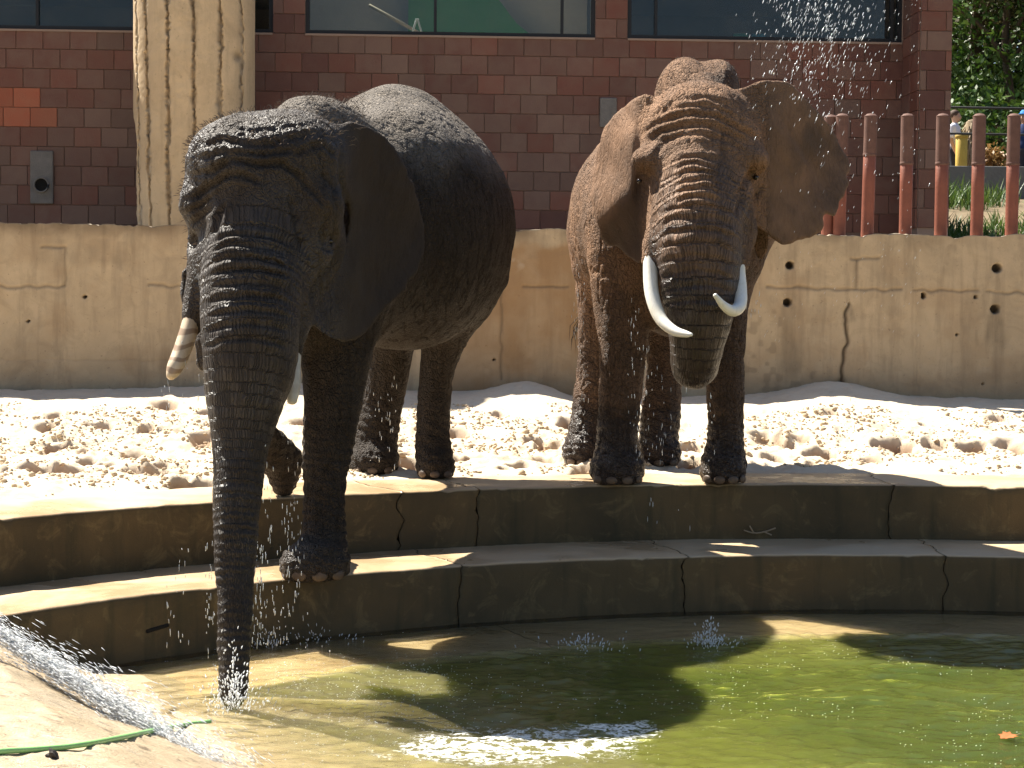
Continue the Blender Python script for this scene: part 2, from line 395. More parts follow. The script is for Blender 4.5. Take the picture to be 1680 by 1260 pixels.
for i, (a, b) in enumerate(prints):
    p0 = onz(a, b, .08); p0 = onz(a, b, float(sand_base(np.array([p0[0]]), np.array([p0[1]]))[0])); w = .10 + .08 * hr.random(); dx, dy = (gx - p0[0]) / w, (gy - p0[1]) / (w * 1.5)
    wob = 1 + .35 * noise(q * 9, 40 + i % 5); d = np.sqrt(dx * dx + dy * dy) * wob
    z = z - .14 * (1 - ss(.55, 1.0, d)) + .03 * np.exp(-((d - 1.25) / .3) ** 2) * ss(.2, .8, dy)
    hollow_shade = np.maximum(hollow_shade, 1 - ss(.55, 1.05, d))  # shade inside the print hollows is put into the sand colour
for i in range(70):
    x0 = hr.uniform(-5, 5); y0 = hr.uniform(13.3, 16.4); w = hr.uniform(.05, .14); d = np.hypot((gx - x0) / w, (gy - y0) / (w * 1.4)) * (1 + .4 * noise(q * 8, 50 + i % 7))
    z = z - w * .7 * (1 - ss(.5, 1, d)) + w * .2 * np.exp(-((d - 1.25) / .3) ** 2) * (gy > y0); hollow_shade = np.maximum(hollow_shade, .6 * (1 - ss(.5, 1.1, d)))
f = grid_faces(nx, ny); rr = np.hypot(gx - PC[0], gy - PC[1]); keep = (rr[f] > 8.0 + .12 * 0).all(1)
edge = ss(8.25, 8.0, rr); z = z - edge * .05
structure(link('sand', mesh_np('sand', np.c_[gx, gy, z], f[keep], True, {'hollow_shade': hollow_shade}), MAT_SAND))
# clods of sand too many to count
ico = bmesh.new(); bmesh.ops.create_icosphere(ico, subdivisions=1, radius=1); ico.verts.ensure_lookup_table()
icv = np.array([v.co[:] for v in ico.verts]); icf = np.array([[v.index for v in f.verts] for f in ico.faces]); ico.free()
def scatter(name, pos, sc, seed, mat, jitter=.35, label=None, cat=None):
    g = np.random.default_rng(seed); n = len(pos)
    v = icv[None] * (1 + g.uniform(-jitter, jitter, (n, len(icv), 1))) * sc[:, None, :] + pos[:, None, :]
    f = icf[None] + (np.arange(n) * len(icv))[:, None, None]
    o = link(name, mesh_np(name, v.reshape(-1, 3), f.reshape(-1, 3), True), mat); o['kind'] = 'stuff'
    if label: o['label'] = label; o['category'] = cat
    return o
cx = hr.uniform(-5.5, 5.5, 26000); cy = 10.5 + 6.0 * hr.random(26000)
k = (np.hypot(cx - PC[0], cy - PC[1]) > 8.24) & (noise(np.c_[cx, cy] * 1.7, 61) + .45 * noise(np.c_[cx, cy] * 6, 62) > -.12); cx, cy = cx[k], cy[k]
import mathutils.bvhtree as bvt
sob = bpy.data.objects['sand']; bv = bvt.BVHTree.FromPolygons([v.co[:] for v in sob.data.vertices], [p.vertices[:] for p in sob.data.polygons])
def sandz(x, y):
    h = bv.ray_cast(Vector((x, y, 3)), Vector((0, 0, -1))); return h[0].z if h[0] is not None else 0.0
cz = np.array([sandz(a, b) for a, b in zip(cx, cy)]); cs = hr.lognormal(-4.95, .45, len(cx)); cs = np.clip(cs, .004, .028)
scatter('sand_clods', np.c_[cx, cy, cz + cs * .35], np.c_[cs * 1.3, cs * 1.2, cs], 3, simple('darker_clods', (.56, .44, .30), .95, .2, 3), .4, 'small clods of pale sand strewn over the raked sand floor', 'clods')  # clods a little darker than the sand around them

# ------------------------------------------------------------------ retaining wall
WY = 17.5
wx0, wx1 = -6.3, 6.6
ztop0 = P(0, 365, WY)[2]; ztop1 = P(1680, 387, WY)[2]
nxw, nzw = 1000, 190
gx, gt = np.meshgrid(np.linspace(wx0, wx1, nxw), np.linspace(0, 1, nzw), indexing='ij'); gx, gt = gx.ravel(), gt.ravel()
zb = .05; zt = ztop0 + (ztop1 - ztop0) * (gx + 4.9) / 9.8
zt = zt + fbm(np.c_[gx * 2.5, gx * 0], 4, 71) * .03 + np.minimum(0, fbm(np.c_[gx * 9, gx * 0], 3, 72) + .1) * .03
gz = zb + (zt - zb) * gt
wp = np.c_[gx, gx * 0 + WY, gz]; px, py = pix(wp); q = np.c_[gx, gz]
dep = fbm(q * 2, 4, 73) * .008 + fbm(q * 12, 4, 74) * .004
stain = np.zeros(len(gx)); orange = np.zeros(len(gx)); pale = np.zeros(len(gx))
wob = fbm(q * 3, 4, 75)
def groove(pts, w, d, st=.6):
    global dep, stain
    dd, _ = polydist(px + 2.5 * noise(q * 11, 76), py + 2.5 * noise(q * 11, 77), pts); g = np.exp(-(dd / w) ** 2)
    dep = dep + d * g; stain = np.maximum(stain, st * g)
for pts in (((0, 470), (106, 470)), ((245, 468), (310, 470)), ((1260, 470), (1400, 475), (1480, 476)), ((1500, 477), (1605, 477)), ((1620, 480), (1680, 481)), ((822, 402), (822, 620)), ((70, 405), (106, 405), (107, 470)), ((860, 470), (930, 470)), ((1405, 424), (1404, 475)), ((1395, 424), (1440, 424))):
    groove(pts, 2.2, .012, .45)
for pts in (((108, 470), (108, 640)), ((215, 380), (215, 470), (235, 640)), ((1180, 400), (1182, 640)), ((1305, 400), (1305, 470)), ((1503, 400), (1505, 640)), ((1600, 420), (1600, 480)), ((0, 590), (330, 592))):
    groove(pts, 2.0, .004, .12)
groove(((1392, 500), (1386, 530), (1389, 560), (1383, 590), (1380, 628)), 2.6, .03, .9)
groove(((1380, 628), (1370, 634)), 6, .02, .7)
for hx, hy, r in ((1296, 435, 7), (1292, 496, 7), (1636, 440, 8), (1633, 507, 8), (1515, 485, 3.5), (1601, 487, 3), (139, 487, 3), (46, 527, 2.5), (1570, 549, 2), (1612, 630, 2), (810, 590, 2)):
    d = np.hypot(px - hx, (py - hy) * (.6 if r == 3.5 else 1)); hole = 1 - ss(r * .72, r * 1.05, d)
    dep = dep + .10 * hole; stain = np.maximum(stain, hole)  # shade inside the drain holes is also put into the colour
def vstain(x0, y0, y1, w, a):
    global stain
    yy = (py - y0) / (y1 - y0); ww = w * (.5 + .8 * np.clip(yy, 0, 1)); g = np.exp(-((px - x0 + 5 * noise(q * 4, 78)) / ww) ** 4) * ss(-.02, .06, yy) * (1 - ss(.75, 1.05, yy))
    edge = .65 + .5 * np.clip(np.abs(px - x0) / ww, 0, 1)
    stain = np.maximum(stain, a * g * edge * np.clip(.75 + .8 * fbm(q * 6, 4, 79), 0, 1.3))
vstain(1293, 496, 640, 17, .42); vstain(1296, 440, 500, 8, .22); vstain(1633, 507, 575, 14, .40); vstain(1634, 445, 520, 7, .25); vstain(1633, 560, 640, 9, .12); vstain(1515, 486, 560, 10, .16); vstain(1400, 500, 530, 4, .35); vstain(420, 380, 420, 40, .1); vstain(90, 390, 440, 30, .12); vstain(1604, 540, 570, 3, .25); vstain(165, 390, 440, 26, .22); vstain(200, 395, 450, 12, .25); vstain(60, 560, 640, 50, .12); vstain(280, 420, 500, 20, .15); vstain(1470, 500, 640, 30, .10); vstain(1560, 400, 470, 14, .2); vstain(1345, 480, 560, 10, .15)
band = (1 - ss(0, 30, py - (365 + 22 * px / 1680))) * np.clip(.45 + 1.1 * wob, 0, 1)
stain = np.maximum(stain, .55 * band)
spots = noise(q * 16, 80) + .6 * noise(q * 7, 81)
stain = np.maximum(stain, .26 * ss(.15, .5, spots - .5 * ss(40, 90, np.hypot((px - 1240) * 1.2, (py - 590) * .8))) * (px > 1205) * (np.hypot(px - 1240, py - 590) < 110))
# soaked, rust-coloured stretch between the elephants
om = ss(690, 745, px + 18 * wob) * (1 - ss(955, 1010, px + 18 * wob)) * ss(395, 420, py + 26 * wob)
orange = .8 * om * np.clip(.8 + .6 * wob, 0, 1); orange = np.maximum(orange, .35 * ss(600, 640, py + 30 * wob) * (px > 1180)); orange = np.maximum(orange, .22 * np.clip(wob * 2.2, 0, 1))
pale = .55 * ss(.25, .5, fbm(q * 5, 4, 83)) * np.exp(-((py - 415) / 22) ** 2) * (px > 740) * (px < 960)
v = np.c_[gx, WY + dep, gz]
nb = nxw * 2
top = []; tx = np.linspace(wx0, wx1, nxw); topz = gz.reshape(nxw, nzw)[:, -1]
back1 = np.c_[tx, tx * 0 + WY + .12, topz + fbm(np.c_[tx * 5, tx * 0 + 3], 3, 84) * .015]; back2 = np.c_[tx, tx * 0 + WY + .42, topz - .01 + fbm(np.c_[tx * 5, tx * 0 + 9], 3, 85) * .015]; back3 = np.c_[tx, tx * 0 + WY + .42, tx * 0 + zb]
base = len(v); v = np.concatenate([v, back1, back2, back3])
i = np.arange(nxw - 1); last = i * nzw + nzw - 1; last2 = (i + 1) * nzw + nzw - 1
fs = [grid_faces(nxw, nzw), np.stack([last, last2, base + i + 1, base + i], -1), np.stack([base + i, base + i + 1, base + nxw + i + 1, base + nxw + i], -1), np.stack([base + nxw + i, base + nxw + i + 1, base + 2 * nxw + i + 1, base + 2 * nxw + i], -1)]
z3 = np.zeros(3 * nxw)
me = mesh_np('retaining_wall', v, np.concatenate(fs), True, {'stain': np.r_[np.clip(stain, 0, 1), z3], 'orange': np.r_[np.clip(orange, 0, 1), z3], 'pale': np.r_[np.clip(pale, 0, 1), z3 + .5]})  # chipped top painted paler, its sunlit edge put into the colour
o = link('retaining_wall', me, MAT_WALL); tag(o, 'long stained concrete retaining wall with drain holes behind the sand', 'wall')

# upper terrace behind the wall, rising to the visitors' walk
v = np.array([[-40, WY + .40, 1.5], [40, WY + .40, 1.5], [-40, 20.8, 1.55], [40, 20.8, 1.55], [-40, 33.4, 3.25], [40, 33.4, 3.25], [-40, 34.0, 3.35], [40, 34.0, 3.35], [-80, 140, 4.2], [80, 140, 4.2]])
structure(link('terrace_ground', mesh_np('terrace_ground', v, np.array([[0, 1, 3, 2], [2, 3, 5, 4], [4, 5, 7, 6], [6, 7, 9, 8]]), False), MAT_EARTH))

# ------------------------------------------------------------------ building
BY = 20.4; BROT = math.atan(.5 / 11)
def bx(px_, py_=200):          # facade x (local) for a photo column
    p = P(px_, py_, BY); d = p - _C; d = d / d[1]
    # intersect the ray with the facade plane through (0,BY) turned by BROT
    t = BY / (1 - math.tan(BROT) * d[0]); return (d * t)[0] / math.cos(BROT)
SILL = P(713, 59, BY)[2]; TW, TH = .293, .2125
bld = empty('animal_house', (0, BY, 1.5), 'red tiled animal house with long dark windows behind the retaining wall', 'building', rz=BROT)
zl = lambda z: z - 1.5
XL, XR = bx(-330), bx(1481)
WIN = [(bx(-260), bx(447)), (bx(500), bx(975)), (bx(1028), bx(1478))]
WTOP = 5.25; ROOF = 5.65
bb = [((XL, .02, zl(1.2)), (XR, .4, zl(SILL) - .001))]
edges_ = [XL] + [e for w in WIN for e in w] + [XR]
for i in range(0, len(edges_), 2):
    if edges_[i + 1] - edges_[i] > .01: bb.append(((edges_[i], .02, zl(SILL)), (edges_[i + 1], .4, zl(WTOP))))
bb.append(((XL, .02, zl(WTOP) + .001), (XR, .4, zl(ROOF))))
link('wall', boxes('wall', bb), MAT_GROUT, bld)
PX0, PX1 = XR, XR + .345; PY = -.70
link('pilaster', boxes('pilaster', [((XR + .002, PY + .018, zl(1.2)), (PX1 - .003, .4, zl(ROOF) - .002))]), MAT_GROUT, bld)
XP = XR - .0
s0, s1 = bx(470) + .1, bx(1000) - .1; zr0, zr1 = zl(ROOF) + .002, zl(ROOF) + .14
link('roof', boxes('roof', [((XL - .2, -.12, zr0), (s0, 8.0, zr1)), ((s1, -.12, zr0), (PX1 + .15, 8.0, zr1)), ((s0 + .001, -.12, zr0), (s1 - .001, .5, zr1)), ((s0 + .001, 2.5, zr0), (s1 - .001, 8.0, zr1))]), MAT_ROOF, bld)  # unseen roof gap over the middle room, added to let sun in
link('rear_wall', boxes('rear_wall', [((XL, 7.6, zl(1.2)), (PX1, 7.9, zl(ROOF)))]), MAT_GROUT, bld)
link('side_wall', boxes('side_wall', [((PX1 - .3, .42, zl(1.2)), (PX1 - .01, 7.58, zl(ROOF)))]), MAT_GROUT, bld)
link('side_wall', boxes('side_wall', [((XL, .42, zl(1.2)), (XL + .3, 7.58, zl(ROOF)))]), MAT_GROUT, bld)
# rooms behind the glass
link('room_floor', boxes('room_floor', [((XL + .3, .42, zl(3.2)), (PX1 - .3, 7.58, zl(3.3)))]), MAT_INT, bld)
pr = bx(470); pr2 = bx(1000)
link('partition', boxes('partition', [((pr - .05, .42, zl(3.3)), (pr + .05, 7.5, zl(ROOF)))]), MAT_INT, bld)
link('partition', boxes('partition', [((pr2 - .05, .42, zl(3.3)), (pr2 + .05, 7.5, zl(ROOF)))]), MAT_INT, bld)
link('room_floor', boxes('room_floor', [((pr + .06, .43, zl(3.304)), (pr2 - .06, 2.39, zl(3.34)))]), MAT_INT_TAN, bld)  # pale floor sheet added to bounce sunlight onto the room wall
link('room_wall', boxes('room_wall', [((pr + .06, 2.4, zl(3.3)), (pr2 - .06, 2.5, zl(ROOF) - .01))]), MAT_INT_TAN, bld)
gw = np.array([[bx(665), 2.0, zl(3.5)], [bx(955), 2.0, zl(3.5)], [bx(955), 2.0, zl(SILL) - .05], [bx(860), 2.0, zl(SILL) + .45], [bx(820), 2.0, zl(SILL) + .8], [bx(665), 2.0, zl(SILL) + .8]])
gv = np.concatenate([gw, gw + [0, .06, 0]]); k6 = np.arange(6)
link('green_panel', mesh_np('green_panel', gv, [k6[None], (k6[::-1] + 6)[None], np.stack([k6, (k6 + 1) % 6, (k6 + 1) % 6 + 6, k6 + 6], -1)], False), MAT_INT_GREEN, bld)
link('wooden_beam', tube('wooden_beam', [[bx(600), 1.0, zl(SILL) + .48], [bx(693), .9, zl(SILL) + .13]], .022, 6), MAT_WOOD, bld)
for wi, (a, b) in enumerate(WIN):
    z0, z1 = zl(SILL), zl(WTOP); t = .045
    fr = boxes('window', [((a, .03, z0 + .0015), (b, .13, z0 + t)), ((a, .03, z1 - t), (b, .13, z1 - .0015)), ((a + .0015, .03, z0 + t), (a + t, .13, z1 - t)), ((b - t, .03, z0 + t), (b - .0015, .13, z1 - t))])
    w = link('window', fr, MAT_FRAME, bld)
    muls = {0: [bx(60)], 1: [bx(713), bx(921)], 2: [bx(1075), bx(1462)]}[wi]
    xs = [a + t] + muls + [b - t]
    for m_ in muls: link('mullion', boxes('mullion', [((m_ - .016, .04, z0 + t), (m_ + .016, .12, z1 - t))]), MAT_FRAME, w)
    for x0, x1 in zip(xs[:-1], xs[1:]):
        link('pane', boxes('pane', [((x0 + (.016 if x0 in muls else 0), .075, z0 + t), (x1 - (.016 if x1 in muls else 0), .081, z1 - t))]), MAT_GLASS, w)
    link('sill', boxes('sill', [((a + .002, -.012, z0 - .022), (b - .002, .03, z0 + .001))]), MAT_GROUT, w)
# tiles
def tile_mesh(mi, w, h, d=.02):
    me = bevel_box('tile', (-w / 2, -d, -h / 2), (w / 2, 0, h / 2), .0035); me.materials.append(TILE_MATS[mi]); return me
tm = [tile_mesh(i, TW - .006, TH - .005) for i in range(5)]
tr_ = random.Random(4)
tiles = []
r0 = 0
def pick(px_, py_):
    if px_ < 72 and 138 < py_ < 206: return 4
    pale = max(0, min(1, (py_ - 60) / 330)) * .55 + .12
    pale += .25 * math.sin(px_ * .011 + 1) * math.sin(py_ * .02)
    u = tr_.random()
    if u < pale * .75: return 2
    return tr_.choice([0, 1, 1, 3, 0]) if tr_.random() < .8 else 1
hide = []
for row in range(0, 14):
    zc = SILL - TH * (row + .5); off = (row * .37) % 1 * TW
    x = XL - off
    while x < XR:
        xa, xb = max(x, XL), min(x + TW, XR); x += TW
        if xb - xa < .03: continue
        tiles.append(((xa + xb) / 2, -0.0, zc, xb - xa))
for row in range(0, 4):
    zc = SILL + TH * (row + .5)
    for (pa, pb) in ((WIN[0][1], WIN[1][0]), (WIN[1][1], WIN[2][0])):
        cut = pa + (pb - pa) * (.32 if row % 2 else .66)
        for xa, xb in ((pa, cut), (cut, pb)): tiles.append(((xa + xb) / 2, 0, zc, xb - xa))
indiv = []; rest = []
def worldp(x, y, z): 
    c_, s_ = math.cos(BROT), math.sin(BROT); return np.array([c_ * x - s_ * y, BY + s_ * x + c_ * y, z])
def hidden(px_, py_):
    if px_ < -25 or px_ > 1700 or py_ < -20 or py_ > 385: return True
    if 225 < px_ < 385: return True
    if 320 < px_ < 800 and py_ > 235 + abs(px_ - 600) * .18: return True
    if 985 < px_ < 1370 and py_ > 190: return True
    return False
for (x, y, z, w) in tiles:
    a_, b_ = pix(worldp(x, y, z)); mi = pick(a_, b_)
    if hidden(a_, b_): rest.append((x, z, w, mi)); continue
    if abs(w - TW) < .002: me = tm[mi]
    else: me = tile_mesh(mi, w - .006, TH - .005)
    link('tile', me, None, bld, (x, .021 + tr_.uniform(-.002, .002), zl(z)))
# pilaster tiles, front and side
for row in range(-5, 14):
    zc = SILL - TH * (row + .5) + .03
    if zc < 2.05 or zc > ROOF - .1: continue
    cut = PX1 - (PX1 - PX0) * (.2 if row % 2 else .8); vis = P(0, 0, BY)[2] > zc - .2
    for xa, xb in ((XR + .001, cut), (cut, PX1)):
        mi = tr_.choice([0, 1, 2, 3]); w = xb - xa
        link('tile', tile_mesh(mi, w - .006, TH - .005), None, bld, ((xa + xb) / 2, PY + .019, zl(zc)))
    for sy in (.17, .505):
        o = link('tile', tile_mesh(tr_.choice([1, 3, 0]), .325, TH - .005), None, bld, (XR + .001, PY + .019 + sy, zl(zc))); o.rotation_euler = (0, 0, -math.pi / 2)
link('whitewashed_base', bevel_box('whitewashed_base', (XR - .03, PY - .035, zl(1.45)), (PX1 + .03, PY + .017, zl(1.93)), .02, 2), MAT_WHITEWASH, bld)
v = []; fcs = []; mis = []
for (x, z, w, mi) in rest:
    fcs.append(BOXF + 8 * len(v)); v.append(boxv((x - w / 2 + .003, 0, zl(z) - TH / 2 + .0025), (x + w / 2 - .003, .021, zl(z) + TH / 2 - .0025))); mis += [mi] * 6
me = mesh_np('tile_field', np.concatenate(v), np.concatenate(fcs), False)
for t in TILE_MATS: me.materials.append(t)
me.polygons.foreach_set('material_index', np.array(mis, np.int32)); o = link('tile_field', me, None, bld); o['kind'] = 'stuff'
# cement patch with a pipe stub
pc = P(69, 292, BY); lx = bx(69)
pt = link('cement_patch', bevel_box('cement_patch', (lx - .125, -.035, zl(pc[2]) - .3), (lx + .125, .002, zl(pc[2]) + .28), .012, 2), MAT_CEMENT, bld)
ph = P(69, 306, BY)[2]
a = np.arange(20) / 20 * 2 * math.pi
rv = np.concatenate([np.c_[lx + r * np.cos(a), a * 0 + y, zl(ph) + r * np.sin(a)] for r, y in ((.085, -.034), (.085, -.07), (.07, -.07), (.07, -.0352))])
link('pipe_collar', mesh_np('pipe_collar', rv, [grid_faces(4, 20)] + [np.stack([k * 20 + 19 + 0 * np.arange(1), np.array([k * 20]), np.array([k * 20 + 20]), np.array([k * 20 + 39])], -1) for k in range(3)]), MAT_CEMENT, pt)
link('pipe_mouth', mesh_np('pipe_mouth', np.c_[lx + .071 * np.cos(a), a * 0 - .0375, zl(ph) + .071 * np.sin(a)], [np.arange(20)[None]]), MAT_DARK, pt)  # flat black disc standing in for the shaded depth of the pipe
p2 = P(994, 185, BY); l2 = bx(994)
link('cement_patch', bevel_box('cement_patch', (l2 - .07, -.03, zl(p2[2]) - .16), (l2 + .12, .002, zl(p2[2]) + .17), .014, 3), MAT_CEMENT, bld)
# small things on the window sills inside
def sillthing(name, px_, w, h, col, label):
    x = bx(px_); p = worldp(x, .22, SILL + .05)
    o = link(name, bevel_box(name, (-w / 2, -.05, 0), (w / 2, .05, h), .006, 2), simple(name + '_paint', col, .5, .1), None, (p[0], p[1], SILL + .047)); tag(o, label, 'box')
    sh = boxes('shelf', [((-w / 2 - .03, -.06, -.045), (w / 2 + .03, .06, -.001))]); link('lid', bevel_box('lid', (-w / 2 - .004, -.054, h * .82), (w / 2 + .004, .054, h + .004), .004), simple(name + '_lid', tuple(c * .8 for c in col), .5, .1), o)
sillthing('storage_box', 1218, .16, .05, (.05, .35, .16), 'small green box on the inner sill of the dark window')
sillthing('storage_box', 1248, .15, .05, (.05, .30, .42), 'small teal box on the inner sill of the dark window')
link('inner_sill', boxes('inner_sill', [((WIN[2][0], .14, zl(SILL) - .05), (WIN[2][1], .40, zl(SILL) + .045))]), MAT_INT, bld)
link('inner_sill', boxes('inner_sill', [((WIN[1][0], .14, zl(SILL) - .05), (WIN[1][1], .40, zl(SILL) + .04))]), MAT_INT_TAN, bld)
# folding bracket standing on the sill
p = worldp(bx(683), .2, SILL + .042)
br = empty('sill_bracket', (p[0], p[1], SILL + .042), 'tiny white folding bracket standing on the inner sill', 'fitting', rz=BROT)
MAT_WHITE = simple('white_paint', (.75, .74, .70), .5, .1)
for s_ in (-1, 1):
    for yy in (-.03, .03): link('leg', tube('leg', [[s_ * .055, yy, .006], [s_ * .01, yy, .15]], .011, 6), MAT_WHITE, br)
link('top_plate', bevel_box('top_plate', (-.022, -.045, .145), (.022, .045, .165), .004), MAT_WHITE, br)

# ------------------------------------------------------------------ broken concrete column
CY0 = 18.55; cl, cr = P(200, 100, CY0)[0], P(403, 100, CY0)[0]; ccx = (cl + cr) / 2; cR = (cr - cl) / 2
czb, czt = 1.5, 4.72
nu, nv = 360, 300
uu = np.linspace(-1, 1, nu)                                    # front half, then a plain back
th = np.linspace(-math.pi / 2 - .35, math.pi / 2 + .35, nu)
zz = np.linspace(czb, czt, nv)
T, Z = np.meshgrid(th, zz, indexing='ij'); T, Z = T.ravel(), Z.ravel()
depth_ = .62
X = ccx + cR * np.sin(T) ; Y = CY0 + depth_ * (1 - np.cos(T)) 
X = ccx + cR * np.sign(np.sin(T)) * np.abs(np.sin(T)) ** .9
pts = np.c_[X, Y, Z]; px, py = pix(np.c_[X, np.full_like(X, CY0), Z])
q3 = np.c_[X * 1.0, Z, T * .3]
d = fbm(np.c_[X, Z] * 4, 4, 91) * .008
stain = np.zeros(len(X)); pale = np.zeros(len(X))
wv = 1.4 * noise(np.c_[Z * 45, X * 25], 90) + 2.6 * fbm(np.c_[Z * 3.0, Z * 0], 4, 92) + 1.6 * fbm(np.c_[Z * 16, X], 3, 93)
for x0, x1, w, dd in ((213, 222, 2.2, .03), (233, 243, 2.5, .045), (273, 276, 2.6, .055), (316, 318, 2.5, .055), (358, 357, 2.5, .055), (389, 387, 2.2, .04)):
    xc = x0 + (x1 - x0) * np.clip(py / 360, -1, 1.2); g = np.exp(-((px - xc + wv) / (w * (1 + .5 * noise(np.c_[Z * 7, X * 0 + x0], 94)))) ** 2)
    d = d + dd * g; stain = np.maximum(stain, g * np.clip(.55 + .5 * noise(np.c_[Z * 20, X * 40], 95), .2, .85)); pale = np.maximum(pale, .5 * g * np.clip(noise(np.c_[Z * 12, X * 30], 96), 0, 1))
# broken left arris
lim = 199 + 14 * ss(130, 250, py) + 7 * fbm(np.c_[Z * 4, Z * 0], 4, 97) * ss(60, 200, py) + 4 * ss(255, 265, py) - 3 * ss(330, 360, py)
cutx = np.maximum(0, lim - px) * CY0 / F_
d = d + fbm(np.c_[X, Z] * 18, 3, 98) * .004
X2 = X + cutx; Y2 = Y + d + cutx * .3
pale = np.maximum(pale, .7 * (cutx > .004));  # broken left edge painted paler, standing in for sunlight on it
chip = np.exp(-(((px - 384) / 6) ** 2 + ((py - 87) / 8) ** 2)); Y2 = Y2 + .05 * chip; stain = np.maximum(stain, .6 * chip)
v = np.c_[X2, Y2, Z]; base = len(v)
bxk = [ccx - cR * .9, ccx + cR * .9]
bk = []
for i, xk in enumerate((ccx + cR * .85, ccx - cR * .85)): bk.append(np.c_[zz * 0 + xk, zz * 0 + CY0 + 1.25, zz])
v = np.concatenate([v] + bk); j = np.arange(nv - 1)
fs = [grid_faces(nu, nv), np.stack([(nu - 1) * nv + j, base + j, base + j + 1, (nu - 1) * nv + j + 1], -1), np.stack([base + j, base + nv + j, base + nv + j + 1, base + j + 1], -1), np.stack([base + nv + j, j, j + 1, base + nv + j + 1], -1)]
zr = np.zeros(2 * nv)
me = mesh_np('concrete_column', v, np.concatenate(fs), True, {'stain': np.r_[np.clip(stain, 0, 1), zr], 'orange': np.r_[.22 * np.clip(fbm(np.c_[X, Z] * 1.5, 3, 99) + .3, 0, 1), zr], 'pale': np.r_[pale, zr]})
o = link('concrete_column', me, MAT_COLUMN); tag(o, 'massive ribbed tan concrete column with a broken edge behind the wall', 'column')

